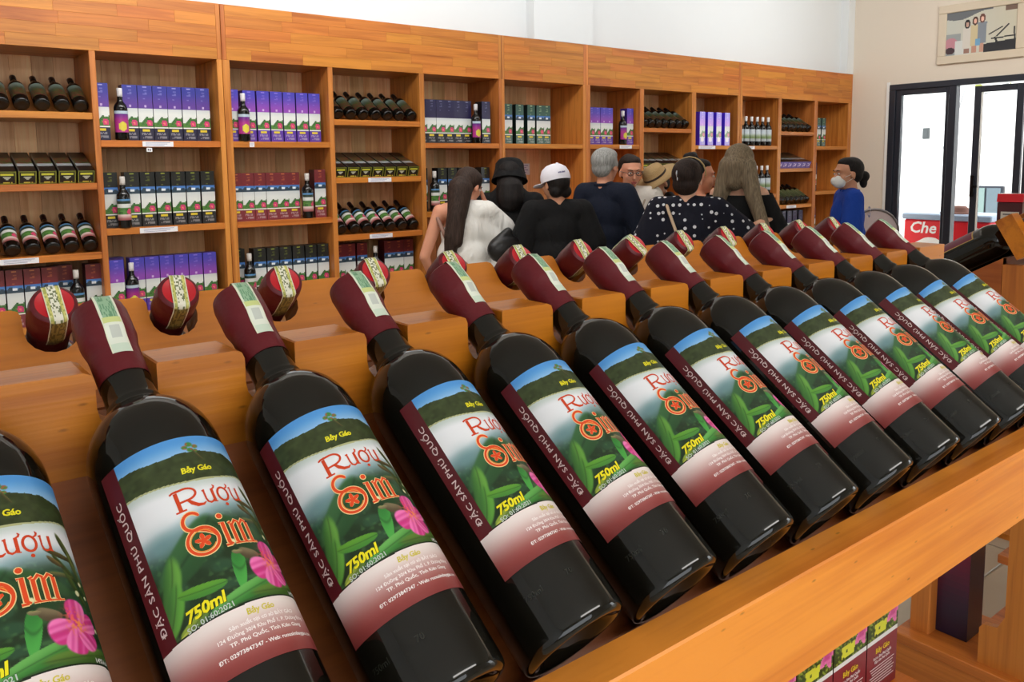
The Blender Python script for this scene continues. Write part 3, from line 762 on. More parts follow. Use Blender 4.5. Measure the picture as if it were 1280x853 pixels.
FXS = [fx(i)+EX*.258 for i in range(-1, 14)]; BXS = [bx_(i) for i in range(-1, 14)]
rk, O1, c1 = rack(-.20, 1.20, [x for x in FXS if x > -.17], [x for x in BXS if x > -.17], 'nearest wooden display rack holding the large row of wine bottles', False)
for y in (.30, mirror_y(.30)-.04):
    pass
link('leg', MB().box((.96, .84, 0), (1.005, .885, H-.26), bev=.003, M=O1).mesh('leg', M['rack_z']), rk)
link('leg', MB().box((1.16, .3455, 0), (1.20, .38, H-.36), bev=.003, M=O1).mesh('leg', M['rack_z']), rk)
link('middle_shelf', MB().box((-.19, .515, H-.806), (1.185, .82, H-.781), bev=.002, M=O1).mesh('middle_shelf', M['rack_x']), rk)
for x in (-.19, 1.165):
    link('shelf_bearer', MB().box((x, .33, H-.846), (x+.02, .885, H-.807), M=O1).mesh('shelf_bearer', M['rack_y']), rk)
# boxes on the middle shelf
BOXART['maroon2'] = dict(BOXART['maroon'], top=(112, 30, 42), mid=(118, 30, 42), low=(136, 40, 52), logo=(220, 180, 60))
def big_box_mesh():
    nu, nv = 40, 150
    U, V = uvgrid(nu, nv); a = BOXART['maroon2']; c = art_front('maroon2', U, V)
    n = hexn(np.floor(U*20), np.floor(V*70), 2)
    w1 = np.sin(U*34+np.sin(V*90)*2)*np.sin(V*150+np.sin(U*21)*2)+(n-.5)*.8
    g_ = mix((44, 66, 30), (150, 170, 60), S(w1, -.2, .9)); g_ = mix((20, 30, 16), (1, 1, 1), 0)*0+g_
    c = np.where(((V > .56) & (V < .735))[..., None], g_, c)
    c = np.where(((V > .665) & (V < .72) & (U > .22) & (U < .62) & (n > .15))[..., None], np.array((226, 224, 60.)), c)
    an_ = np.arctan2((V-.65)*3.8, U-.84)
    rr_ = .20+.06*np.cos(an_*5)
    pk = mix((206, 60, 130), (244, 130, 186), S(hypo(U-.84, (V-.65)*3.8)+.08*n, .02, .25))
    c = np.where(((V > .56) & (V < .735) & (hypo(U-.84, (V-.65)*3.8) < rr_))[..., None], pk, c)
    c = np.where(((V > .735) & (V < .752))[..., None], np.array((240, 240, 236.)), c)
    c = np.where((V >= .752)[..., None], mix((142, 44, 56), (120, 30, 44), S(V, .75, 1)), c)
    return U, V, c
nu, nv = 40, 150
U, V, c = big_box_mesh(); mb = MB()
grid_quad(mb, lambda u, v: (-.0435+u*.087, 0, BH*(1-v)), nu, nv, c)
mb.add([(-BW/2, 0, 0), (BW/2, 0, 0), (BW/2, BD, 0), (-BW/2, BD, 0), (-BW/2, 0, BH), (BW/2, 0, BH), (BW/2, BD, BH), (-BW/2, BD, BH)],
       [[3, 2, 6, 7], [0, 3, 7, 4], [1, 5, 6, 2], [4, 7, 6, 5], [0, 1, 2, 3]], (84, 20, 32))
BBOX = mb.mesh('boxed_wine', M['print_gloss'], fixn=False)

# ------------------------------------------------------------------ lettering
def text_geo(s, size=1.0, bold=0.0, shear=0.0, spacing=1.0, sxk=1.0):
    """flat lettering -> (verts2d, faces), left baseline at origin; size = cap height roughly"""
    cu = bpy.data.curves.new('t', 'FONT'); cu.body = s; cu.size = 1.0; cu.resolution_u = 2
    cu.offset = bold; cu.shear = shear; cu.space_character = spacing; cu.fill_mode = 'FRONT'; cu.dimensions = '2D'
    o = bpy.data.objects.new('t', cu); COL.objects.link(o)
    dg = bpy.context.evaluated_depsgraph_get()
    me = bpy.data.meshes.new_from_object(o.evaluated_get(dg))
    k = size/.70
    V = [(v.co.x*k*sxk, v.co.y*k) for v in me.vertices]; F = [list(p.vertices) for p in me.polygons]
    bpy.data.objects.remove(o); bpy.data.meshes.remove(me); bpy.data.curves.remove(cu)
    return V, F
def stroke_geo(pts, w, closed=False, cap=True):
    """thick polyline; w float or list"""
    n = len(pts); ws = w if isinstance(w, (list, tuple)) else [w]*n
    V = []; F = []
    for i, p in enumerate(pts):
        a = pts[(i-1) % n] if (closed or i > 0) else p
        b = pts[(i+1) % n] if (closed or i < n-1) else p
        dx, dy = b[0]-a[0], b[1]-a[1]; L = math.hypot(dx, dy) or 1
        nx, ny = -dy/L*ws[i]/2, dx/L*ws[i]/2
        V += [(p[0]+nx, p[1]+ny), (p[0]-nx, p[1]-ny)]
    for i in range(n if closed else n-1):
        j = (i+1) % n; F.append([2*i, 2*i+1, 2*j+1, 2*j])
    return V, F
def arc(cx, cy, r, a0, a1, n=16, ry=None):
    ry = ry or r
    return [(cx+r*math.cos(R(a0+(a1-a0)*i/n)), cy+ry*math.sin(R(a0+(a1-a0)*i/n))) for i in range(n+1)]

class Sheet:
    """flat artwork in mm (x right, y up from the label's top edge, so y<0) bent onto the bottle"""
    def __init__(s): s.v = []; s.f = []; s.c = []
    def add(s, geo, x, y, color, layer=1, rot=0, scale=1.0):
        V, F = geo; b = len(s.v); c, sn = math.cos(rot), math.sin(rot)
        for vx, vy in V:
            vx *= scale; vy *= scale
            s.v.append((x+vx*c-vy*sn, y+vx*sn+vy*c, layer))
        for f in F: s.f.append([b+i for i in f]); s.c.append(color)
    def build(s, name, mapf, mat, step=1.6):
        bm = bmesh.new(); cl = bm.loops.layers.float_color.new('Col')
        vs = [bm.verts.new(v) for v in s.v]
        cache = {}
        for f, c in zip(s.f, s.c):
            try: fc = bm.faces.new([vs[i] for i in f])
            except ValueError: continue
            l = cache.setdefault(c, (*lin(c), 1.0))
            for lp in fc.loops: lp[cl] = l
        xs = [v[0] for v in s.v]; x = math.floor(min(xs)/(step or 1))*(step or 1)
        while step and x < max(xs):
            x += step
            bmesh.ops.bisect_plane(bm, geom=bm.verts[:]+bm.edges[:]+bm.faces[:], plane_co=(x, 0, 0), plane_no=(1, 0, 0), dist=1e-5)
        for v in bm.verts: v.co = mapf(v.co.x, v.co.y, v.co.z)
        me = bpy.data.meshes.new(name); bm.to_mesh(me); bm.free(); me.materials.append(mat)
        return me

# ------------------------------------------------------------------ the label picture (87 x 131 mm)
LW, LH, LTOP, BR = 88.0, 132.0, .1775, .0361
A0 = -69.0
def lmap(x, y, layer=0):
    a = R(A0+x/(BR*1000*math.pi/180)); r = BR+.00025+.00012*layer
    return Vector((r*math.sin(a), -r*math.cos(a), LTOP+y/1000))
def seg_ell(X, Y, cx, cy, a, b, ang):
    c, s = math.cos(R(ang)), math.sin(R(ang)); dx, dy = X-cx, Y-cy
    return ((dx*c+dy*s)/a), ((-dx*s+dy*c)/b)
def paint_label(nx, ny):
    x = (np.arange(nx)+.5)/nx*LW; y = (np.arange(ny)+.5)/ny*LH
    X, Y = np.meshgrid(x, y)
    def blur_noise(sx_, sy_, seed):
        rs = np.random.RandomState(seed); g = rs.rand(int(LH/sy_)+3, int(LW/sx_)+3)
        gx, gy = X/sx_, Y/sy_; ix, iy = gx.astype(int), gy.astype(int); fx_, fy_ = S(gx-ix, 0, 1), S(gy-iy, 0, 1)
        return (g[iy, ix]*(1-fx_)+g[iy, ix+1]*fx_)*(1-fy_)+(g[iy+1, ix]*(1-fx_)+g[iy+1, ix+1]*fx_)*fy_
    n1, n2, n3 = blur_noise(7, 5, 1), blur_noise(2.4, 2, 2), blur_noise(1.0, .9, 3)
    c = mix((82, 150, 214), (146, 190, 228), S(Y, 2, 13))                      # sky
    hill = 8.2+3.2*S(X, 10, 40)-1.2*np.exp(-((X-50)/12)**2)+1.0*(n2-.5)+2.5*S(X, 66, 87)
    hc = mix((48, 56, 30), (66, 78, 44), n2)
    c = np.where((Y > hill)[..., None], hc, c)
    shore = 24.0+5.2*S(X, 8, 48)-S(X, 55, 87)*3
    c = np.where((Y > shore-1.0)[..., None], np.array((176, 178, 128.)), c)
    wm = mix((196, 206, 200), (234, 234, 236), S(Y, shore, shore+7))
    c = np.where((Y > shore)[..., None], wm, c)
    # mist sinking into dark green
    mline = 43+4*np.sin(X/12)-5*S(X, 55, 80)
    c = np.where((Y > shore+2)[..., None], c+(np.array((146, 172, 178.))-c)*S(Y, mline, mline+9)[..., None], c)
    Y0 = Y; Y = Y+6.0
    mline = mline+6
    dk = mix((42, 74, 48), (30, 50, 26), S(n1, .3, .7))
    dk = dk+(np.array((70, 110, 60.))-dk)*(S(n2, .55, .95)*.6)[..., None]
    c = c+(dk-c)*S(Y, mline+6, mline+20)[..., None]
    c = c+(np.array((104, 140, 142.))-c)*(np.exp(-((X-20)/10)**2-((Y-62)/8)**2)*.75)[..., None]
    # blurred big leaves
    def leaf(cx, cy, a, b, ang, c0, c1, soft=.25, veins=True):
        nonlocal c
        u, v = seg_ell(X, Y, cx, cy, a, b, ang)
        bend = v+.35*(u*u-.4); d = np.abs(u)**2.2+bend**2
        m = 1-S(d, 1-soft, 1+soft*.6)
        col = mix(c0, c1, S(bend+.25*u, -.9, .8))
        if veins: col = col*(1-.22*np.exp(-(bend/.10)**2))[..., None]
        c = c+(col-c)*m[..., None]
    leaf(30, 72, 22, 9, -38, (58, 100, 58), (40, 76, 40), .3)
    leaf(17, 84, 15, 5, -66, (60, 108, 48), (104, 160, 64), .5)
    leaf(14, 96, 14, 5, -60, (60, 110, 50), (96, 160, 60), .4)
    leaf(58, 70, 16, 9, 30, (50, 86, 44), (36, 64, 34), .4)
    leaf(50, 89, 3.6, 11, 12, (50, 124, 52), (76, 164, 70), .15)
    leaf(30, 93, 12, 3.2, 10, (96, 156, 48), (70, 134, 50), .12)
    leaf(54, 101, 25, 4.2, -15, (104, 172, 84), (50, 116, 44), .12)
    leaf(70, 104, 20, 4, -4, (96, 128, 50), (60, 92, 36), .4)
    leaf(22, 106, 9, 3, -20, (150, 170, 60), (90, 120, 50), .3)
    leaf(40, 110, 20, 3, -6, (44, 84, 36), (70, 120, 50), .4)
    leaf(14, 110, 6, 2, -20, (196, 200, 84), (130, 150, 60), .4, False)
    # twigs and buds, upper right
    for k, (cx, cy, a, b, an, c0) in enumerate(((78, 48, 10, 2.2, 60, (88, 96, 44)), (72, 52, 9, 1.6, 15, (98, 84, 44)), (80, 56, 9, 1.6, 75, (120, 128, 66)), (74, 60, 11, 1.6, 48, (70, 82, 34)),
                                                (83, 64, 10, 1.5, 80, (104, 120, 56)), (70, 63, 8, 1.3, 5, (110, 110, 60)), (77, 70, 12, 1.8, 62, (80, 96, 40)), (68, 56, 5, 1.5, 35, (112, 92, 50)))):
        leaf(cx, cy, a, b, an, c0, tuple(q*.6 for q in c0), .35, False)
    for cx, cy, r in ((82, 66, 1.5), (77, 72, 1.7), (52, 75, 1.7), (84, 73, 1.3), (62, 76, 1.3), (85, 90, 1.4)):
        m = 1-S(hypo(X-cx, Y-cy), r*.6, r*1.2); c = c+(np.array((232, 226, 178.))-c)*m[..., None]
    leaf(58, 83, 6, 3.2, 24, (128, 112, 84), (84, 70, 50), .25, False)
    leaf(52, 81, 3, 1.2, 10, (150, 140, 96), (110, 96, 70), .3, False)
    # pink flower
    for k, (an, L, wd) in enumerate(((168, 13.5, 6.2), (108, 12.5, 5.6), (52, 12, 5.2), (-14, 12, 5.0), (-82, 12.5, 5.8))):
        cx, cy = 70.5+math.cos(R(an))*L*.56, 90+math.sin(R(an))*L*.56
        u, v = seg_ell(X, Y, cx, cy, L*.58, wd, an)
        d = u*u+(v*(1+.35*u*-1))**2; m = 1-S(d, .8, 1.12)
        col = mix((206, 50, 128), (244, 122, 186), S(v+.5*np.sin(v*9), -.9, .9)); col = col+(np.array((170, 30, 90.))-col)*(np.exp(-(v/.12)**2)*.35)[..., None]
        c = c+(col-c)*m[..., None]
    m = np.exp(-(hypo(X-70.5, Y-88.5)/5)**2)*S(n3, .35, .75); c = c+(np.array((250, 150, 70.))-c)*m[..., None]
    m = (np.exp(-(hypo(X-68, Y-84)/4)**2))*S(n3, .3, .6)*.8; c = c+(np.array((246, 90, 90.))-c)*m[..., None]
    Y = Y0
    # small tree on the ridge
    for cx, cy, r in ((47.4, 7.4, 1.6), (50.2, 5.6, 1.9), (53.2, 7.2, 1.6), (50.0, 9.2, 1.7), (52.6, 10, 1.3)):
        m = 1-S(hypo((X-cx)/1.3, (Y-cy)), r*.6, r); c = c+(np.where(n3[..., None] > .5, np.array((70, 130, 60.)), np.array((150, 92, 60.)))-c)*m[..., None]
    leaf(53, 13, 4.2, .8, 62, (96, 90, 50), (60, 60, 36), .3, False)
    # maroon strip growing darker towards its inner edge
    mr = mix((100, 32, 36), (84, 24, 30), S(X, 0, 10.4))
    c = np.where((X < 10.6)[..., None], mr, c)
    # foot panel
    top = 103.9-1.2*np.sin(np.clip((X)/78, 0, 1.2)*1.9)
    t = np.clip((Y-top)/(LH-top), 0, 1)
    d = hypo((X-50)/46, (t-.05)/.75)
    pan = mix((238, 224, 218), (146, 66, 62), S(t+.10*((X-44)/44)**2, .04, .92)); pan = pan+(np.array((118, 44, 44.))-pan)*(S(t, .75, 1)*.5)[..., None]
    c = np.where((Y > top)[..., None], pan, c)
    c = np.where(((Y > top-.9) & (Y <= top) & (X > 10.6))[..., None], np.array((22, 34, 16.)), c)
    return c
def label_mesh():
    nx, ny = 206, 310
    cols = linA(paint_label(nx, ny))
    xs = np.linspace(0, LW, nx+1); ys = np.linspace(0, LH, ny+1)
    A = np.radians(A0+xs/(BR*1000*math.pi/180)); r = BR+.00025
    Vx = np.zeros((ny+1, nx+1, 3)); Vx[..., 0] = r*np.sin(A)[None]; Vx[..., 1] = -r*np.cos(A)[None]; Vx[..., 2] = (LTOP-ys/1000)[:, None]
    j, i = np.meshgrid(np.arange(ny), np.arange(nx), indexing='ij'); a = j*(nx+1)+i
    F = np.stack([a, a+nx+1, a+nx+2, a+1], -1).reshape(-1, 4)
    me = bpy.data.meshes.new('label'); me.vertices.add((nx+1)*(ny+1)); me.vertices.foreach_set('co', Vx.reshape(-1))
    n = len(F); me.loops.add(n*4); me.loops.foreach_set('vertex_index', F.reshape(-1))
    me.polygons.add(n); me.polygons.foreach_set('loop_start', np.arange(n)*4); me.polygons.foreach_set('loop_total', np.full(n, 4))
    me.polygons.foreach_set('use_smooth', np.ones(n, bool))
    me.update(calc_edges=True)
    at = me.color_attributes.new('Col', 'FLOAT_COLOR', 'CORNER')
    cc = np.ones((n, 4, 4)); cc[..., :3] = cols.reshape(-1, 1, 3); at.data.foreach_set('color', cc.reshape(-1).astype(np.float32))
    me.materials.append(M['label']); return me

def label_lettering():
    sh = Sheet()
    W_ = (222, 200, 196); Yc = (232, 222, 40); OR = (226, 84, 34); RIM = (246, 214, 150)
    # upright motto on the maroon strip, reads upwards
    g = text_geo('ĐẶC SẢN PHÚ QUỐC', 4.1, .010, 0, 1.06)
    wd = max(v[0] for v in g[0]); g = ([(a*77/wd, b*.86) for a, b in g[0]], g[1]); sh.add(g, 7.6, -97, W_, 1, R(90))
    # small yellow name on the hill
    g = text_geo('Bảy Gáo', 3.3, .03, .1, .95); wd = max(v[0] for v in g[0]); sh.add(g, 40.8, -23.4, Yc, 1, 0, 17/wd)
    # "Rượu" drawn with thin lines and curls
    def s(pts, w, col=(206, 66, 28), x=0, y=0, L=1, closed=False):
        if col == (206, 66, 28): w = [q*1.22 for q in w] if isinstance(w, (list, tuple)) else w*1.22
        sh.add(stroke_geo(pts, w, closed), x, y, col, L)
    x0, y0 = 31.5, -44.2
    def P(*q): return [(x0+a, y0+b) for a, b in q]
    s(P((2.6, 11.2), (2.6, 0)), 1.6); s(P((0, 0), (5.4, 0)), .8); s(P((0, 11.3), (1.5, 12), (4, 12.2)), .9)
    s([(x0+a, y0+b) for a, b in [(2.6, 11.9)]+arc(7, 8.6, 5.2, 88, -90, 14, 3.5)+[(2.6, 4.9)]], 1.0)
    s(P((7.2, 5.2), (9, 2.6), (11.5, .5), (14.2, .2), (15.6, 1.2)), [1.0, 1.7, 1.6, 1.1, .5])
    def letter_u(xx, horn=False):
        s(P((xx-.9, 7.8), (xx+.6, 8.3)), .7)
        s(P((xx, 8), (xx, 3), (xx+.5, 1), (xx+1.8, .1), (xx+3.2, .6), (xx+4.3, 2.2)), [.8, .8, .9, 1.0, .8, .6])
        s(P((xx+4.4, 8.3), (xx+4.4, .2), (xx+5.7, .1)), [1.3, 1.3, .6])
        if horn: s(P((xx+4.4, 8), (xx+5.8, 8.6), (xx+6.3, 9.8), (xx+5.6, 10.6)), [.6, .8, .9, .4])
    letter_u(16.2, True)
    s([(x0+a, y0+b) for a, b in arc(26.2, 4.2, 3.0, 0, 360, 22, 4.1)[:-1]], 1.05, closed=True)
    s(P((28.2, 7.4), (29.9, 8.4), (30.4, 9.8), (29.7, 10.7)), [.6, .8, .9, .4])
    s([(x0+a, y0+b) for a, b in arc(26.3, -2.4, .45, 0, 360, 10)[:-1]], .9, closed=True)
    letter_u(31.8)
    # "Sim" : red orange with a pale rim; the S ends in a ring holding a flower
    x0, y0 = 30.6, -71.8
    for L, extra, col in ((1, .95, RIM), (2, 0, (226, 74, 30))):
        s([(x0+a, y0+b) for a, b in arc(8, 8, 7.4, 0, 360, 34)[:-1]], 1.5+extra, col, L=L, closed=True)
        sp = [(x0+a, y0+b) for a, b in arc(6.2, 20.0, 4.4, 25, 262, 16, 5.0)]
        sp += P((7.4, 14.6), (11, 12.9), (14.2, 10.3), (15.4, 8))
        s(sp, [1.0]+[1.6+extra]*(len(sp)-2)+[1.4], col, L=L)
        if L == 2: s([(x0+a, y0+b) for a, b in arc(8, 8, 5.9, 20, 330, 24)], .5, (240, 150, 60), L=L)
        for k in range(5):
            an = 90+72*k
            s([(x0+8, y0+8), (x0+8+2.3*math.cos(R(an)), y0+8+2.3*math.sin(R(an))), (x0+8+4.1*math.cos(R(an)), y0+8+4.1*math.sin(R(an)))], [.9, 2.3+extra*.4, 1.2], col if L == 2 else RIM, L=L)
        # i
        s(P((17.6, 14.3), (19.6, 14.6), (19.6, 2.6), (21.4, 1.4)), [1.0+extra, 2.0+extra, 2.0+extra, .9+extra], col, L=L)
        s(P((17.4, 1.4), (20.4, 1.4)), 1.2+extra, col, L=L)
        s([(x0+a, y0+b) for a, b in arc(19.4, 18.6, .8, 0, 360, 10)[:-1]], 1.4+extra, col, L=L, closed=True)
        # m
        for q in (0, 4.6, 9.2):
            s(P((24+q, 13.2), (24+q, 2.4), (25.3+q, 1.2)), [1.8+extra, 1.9+extra, .9+extra], col, L=L)
            if q < 9: s(P((24.4+q, 12.4), (26.6+q, 14.8), (28.6+q, 13.4)), [1.0+extra, 1.7+extra, 1.3+extra], col, L=L)
        s(P((22.4, 13.4), (24.2, 14.2)), 1.0+extra, col, L=L)
        s(P((22.4, 1.4), (36.5, 1.4)), .7+extra*.6, col, L=L)
    # volume, date, strength
    for L, dx, col in ((1, .35, (40, 50, 10)), (2, 0, (240, 226, 30))):
        g = text_geo('750ml', 5.4, .035, .22, .98); wd = max(v[0] for v in g[0]); sh.add(g, 18.6+dx, -99.0-dx*.6, col, L, R(4), 20.5/wd)
    g = text_geo('SO: 01:60:2021', 2.2, .02); wd = max(v[0] for v in g[0]); sh.add(g, 17.5, -103.2, (196, 204, 196), 1, R(4), 23/wd)
    g = text_geo('14%Vol', 2.6, .02); wd = max(v[0] for v in g[0]); sh.add(g, 75, -101.6, (226, 226, 220), 1, 0, 10.5/wd)
    # address block
    g = text_geo('Bảy Gáo', 3, .02, .1, .95); wd = max(v[0] for v in g[0]); sh.add(g, 44, -108.4, (214, 196, 60), 1, 0, 15/wd)
    for t, y, wdt in (('Sản xuất tại cơ sở BẢY GÁO', -112.4, 36), ('124 Đường 30/4 Khu Phố 1, P. Dương Đông', -116.0, 50), ('TP. Phú Quốc, Tỉnh Kiên Giang', -119.6, 40), ('ĐT: 02973847347 - Web: ruousimbaygao.com', -124.6, 54)):
        g = text_geo(t, 2.2, .02); wd = max(v[0] for v in g[0]); hh = .86
        Vv = [(a*wdt/wd, b*hh) for a, b in g[0]]
        sh.add((Vv, g[1]), 52-wdt/2, y, (250, 240, 236), 1)
    return sh.build('label_lettering', lambda x, y, l: lmap(x, y, l*1.0+.6), M['label'])

# capsule seal: a paper strip from the side of the capsule across its end and down the far side
CAP = [(.0151, .2495), (.0152, .2700), (.0155, .2765), (.0166, .2815), (.0171, .2845), (.0171, .3050), (.0160, .3108), (.0136, .3128), (0, .3131)]
def cap_r(z):
    for (r0, z0), (r1, z1) in zip(CAP[:-1], CAP[1:]):
        if z0 <= z <= z1: return r0+(r1-r0)*(z-z0)/(z1-z0+1e-9)
    return .015
def seal_mesh(front=True):
    mb = MB(); hw = .0062; nu = 16
    path = []                                   # (radial, z) from top side over the end to the far side
    zs = [.263+(.3105-.263)*i/20 for i in range(21)]
    path = [(cap_r(z)+.0004, z) for z in zs]+[(.0150, .3126), (.012, .3136)]+[(.012-.024*i/14, .3136) for i in range(1, 15)]+[(-.0150, .3126)]
    path += [(-(cap_r(z)+.0004), z) for z in reversed([.276+(.3105-.276)*i/14 for i in range(15)])]
    n = len(path)-1
    rs = np.random.RandomState(4 if front else 9)
    Mn = []
    for j in range(n+1):
        row = []
        for i in range(nu+1):
            t = -hw+2*hw*i/nu; r, z = path[j]
            if abs(r) > .01505:                  # on the side: wrap round the capsule
                a = t/abs(r); sgn = 1 if r > 0 else -1
                row.append((abs(r)*math.sin(a), -sgn*abs(r)*math.cos(a), z))
            else: row.append((t, -r, z))
        Mn.append(row)
    b = len(mb.v)
    for row in Mn: mb.v += row
    for j in range(n):
        side = j < 21
        for i in range(nu):
            u = (i+.5)/nu; v = j/20
            if side:                            # v=0 lower end (white field) .. 1 the rim (green engraving)
                if v < .48:
                    c = (226, 230, 214)
                    if .20 < v < .42 and .22 < u < .78: c = (196, 200, 190)
                    if v < .14: c = (206, 220, 200)
                    if .10 < v < .14 and int(u*16) % 4 == 1: c = (150, 160, 150)
                elif v < .60: c = (206, 214, 140)
                else:
                    k = rs.rand(); c = (150, 184, 150) if k > .45 else (106, 150, 116)
                    if abs(u-.5) > .40: c = (220, 226, 206)
            elif j < 38:
                k = rs.rand()
                c = (214, 208, 120) if abs(u-.5) > .22 else ((236, 234, 214) if k > .4 else (120, 128, 90))
                if abs(u-.5) > .22 and k > .55: c = (172, 176, 90)
            else:
                k = rs.rand(); c = (150, 134, 74) if k > .5 else (104, 90, 48)
                if abs(u-.5) > .42: c = (206, 198, 140)
            if u < .06 or u > .94: c = (226, 226, 200)
            a = b+j*(nu+1)+i
            mb.f.append([a, a+1, a+nu+2, a+nu+1]); mb.c.append(c); mb.m.append(0); mb.sm.append(True)
    return mb.mesh('seal_strip', M['print'], fixn=False)

def hero_meshes():
    prof = [(0, .020), (.008, .0192), (.014, .016), (.0195, .010), (.0235, .0045), (.0262, .0010), (.0278, .0), (.0295, -.0003), (.0315, -.0003), (.0330, .0004), (.0342, .0017), (.0348, .0035), (.03505, .0055), (BR, .0078), (BR, .0090), (BR, .014), (BR, .150), (BR, .184), (.0350, .1875),
            (.0345, .1945), (.0331, .2018), (.0306, .2090), (.0270, .2152), (.0228, .2202), (.0190, .2238), (.0168, .2262), (.0160, .2280), (.0164, .2296), (.0158, .2314), (.0150, .2340), (.0148, .2500), (.0147, .305), (0, .306)]
    prof = [((r*.0361/.0351 if r < BR and r > .018 else r), z) for r, z in prof]
    g = MB().lathe(prof, 72); me_g = g.mesh('glass_body', M['glass_dark'])
    c = MB().lathe(CAP[:-2], 40, mi=0, closed=False)
    for z in (.2585, .2805, .2955):             # shrink folds
        pass
    c.lathe([(.0152, .2490), (.0149, .2495)], 40, closed=False)
    me_c = c.mesh('capsule', M['capsule'])
    d = MB().lathe([(.0160, .3108), (.0136, .3128), (.0130, .3130)], 40, closed=False).lathe([(.0130, .3130), (.0124, .3126), (0, .3128)], 40, closed=False, mi=1)
    me_d = d.mesh('cap_end', [M['capsule'], M['cap_red']])
    return me_g, me_c, me_d
ME_G, ME_C, ME_D = hero_meshes()
ME_L = label_mesh(); ME_T = label_lettering(); ME_SF = seal_mesh(True)
# embossed marks low on the glass
esh = Sheet(); g = text_geo('750ml', 3.6, .01); esh.add(g, 4, -149.5, (30, 30, 26), 1); g = text_geo('70', 3.6, .01); esh.add(g, 33, -149.5, (30, 30, 26), 1)
emb = plain('embossed_glass', (40, 40, 34), .2)
ME_E = esh.build('embossed_mark', lambda x, y, l: Vector((((BR+.0002)*math.sin(R(A0+x/(BR*17.4533)))), -(BR+.0002)*math.cos(R(A0+x/(BR*17.4533))), LTOP+y/1000)), emb)

def hero_bottle(label, group=None, with_label=True):
    t = thing('wine_bottle', label, 'bottle', group=group)
    link('glass_body', ME_G, t)
    cp = link('capsule', ME_C, t)
    ce = link('cap_end', ME_D, cp); ce['label'] = 'red round end of the capsule'
    link('seal_strip', ME_SF, cp)['label'] = 'pale green paper seal over the capsule'
    if with_label:
        lb = link('label', ME_L, t); lb['label'] = 'colourful landscape label with a maroon side strip'
        link('label_lettering', ME_T, lb)
        link('embossed_mark', ME_E, t)
    return t
proto = hero_bottle('x')
tilt = Matrix.Rotation(-(math.pi/2-TH), 4, 'X')
_a = Vector((EX, math.cos(TH), math.sin(TH))).normalized(); _x = (Vector((1, 0, 0))-_a*_a.x).normalized(); _n = _x.cross(_a)
FRONT = Matrix(((_x.x, -_n.x, _a.x, 0), (_x.y, -_n.y, _a.y, 0), (_x.z, -_n.z, _a.z, 0), (0, 0, 0, 1)))
NTH = {1: 'first', 2: 'second', 3: 'third', 4: 'fourth', 5: 'fifth', 6: 'sixth', 7: 'seventh', 8: 'eighth', 9: 'ninth', 10: 'tenth', 11: 'eleventh', 12: 'twelfth', 13: 'thirteenth'}
ROLL = {1: 2, 2: 1, 3: -11, 4: 7, 5: -3, 6: -4, 7: -2, 8: 2, 9: -3, 10: -3, 11: 5, 12: -6, 13: -5}
SROT = {1: 2, 2: 4, 3: 4, 4: 6, 5: 10, 6: 10, 7: 6, 8: 6, 9: 12, 10: 6, 11: 6, 12: 6, 13: 4}
for i in range(1, 14):
    o = proto if i == 1 else copy_tree(proto)
    if i == 1: lab = 'near wine bottle at the left frame edge, cut off, only half its label showing'
    elif i == 13: lab = 'near wine bottle farthest right in the front row, last before the door side rack'
    else: lab = 'near wine bottle lying %s from the left in the front row, landscape label up' % NTH[i]
    o['label'] = lab; o['group'] = 'large wine bottles in the front row of the near rack'
    o.matrix_world = Matrix.Translation((fx(i), FB.y, FB.z)) @ FRONT @ Matrix.Rotation(R(ROLL[i]), 4, 'Z')
# seals sit on top whatever the label's turn
for o in [o for o in COL.objects if o.name.startswith('wine_bottle') and o.get('group', '').startswith('large wine bottles in the front')]:
    i = round((o.location.x-P0)/PITCH)
    for ch in o.children:
        if ch.name.startswith('capsule'):
            ch.rotation_euler = (0, 0, -R(ROLL[i])+R(SROT[i]))
# the back row: capsules point at us
BROLL = {1: 4, 2: -4, 3: 0, 4: 4, 5: 6, 6: 2, 7: 4, 8: 26, 9: 4, 10: 2, 11: 0, 12: 6, 13: 0}
for i in range(1, 14):
    o = hero_bottle('back row wine bottle %s from the left, only its maroon capsule showing' % NTH[i], 'wine bottles in the back row of the near rack') if i == 1 else copy_tree(bproto)
    if i == 1: bproto = o
    o['label'] = 'back row bottle %s from the left, maroon capsule with red end facing the camera' % NTH[i] if i < 13 else 'back row bottle hidden at the far right end of the near rack'
    o.matrix_world = Matrix.Translation((bx_(i), .9314, H-.2900)) @ Matrix.Rotation(math.pi, 4, 'Z') @ tilt @ Matrix.Rotation(R(BROLL[i]), 4, 'Z')

# ------------------------------------------------------------------ boxes on the middle shelf
bsh = Sheet()
for t, y, sz_, col in (('Bảy Gáo', -266, 7, (236, 200, 50)), ('Rượu Sim Phú Quốc', -275, 3.6, (240, 230, 226)), ('Đặc sản Phú Quốc', -281, 3.4, (240, 230, 226))):
    g = text_geo(t, sz_, .025, 0); wd = max(v[0] for v in g[0]); tw = {7: 40, 3.6: 52, 3.4: 44}[sz_]; bsh.add(g, -tw/2, y, col, 1, R(0), tw/wd)
for k in range(7):
    wdd = 70-6*(k % 3); yy = -288-4.4*k
    bsh.add(([(-wdd/2, yy), (wdd/2, yy), (wdd/2, yy+1.3), (-wdd/2, yy+1.3)], [[0, 1, 2, 3]]), 0, 0, (238, 226, 222), 1)
BT = bsh.build('box_lettering', lambda x, y, l: Vector((x/1000, -.0006, .33+y/1000)), M['label'], step=0)
for k in range(4):
    x = .805+.0895*k+.045
    o = tag(link('boxed_wine', BBOX, None, (x, .552, H-.7805)), '%s maroon wine box under the rack rail, counted from the right' % NTH[4-k], 'box', 'maroon wine boxes under the rail')
    link('box_lettering', BT, o)

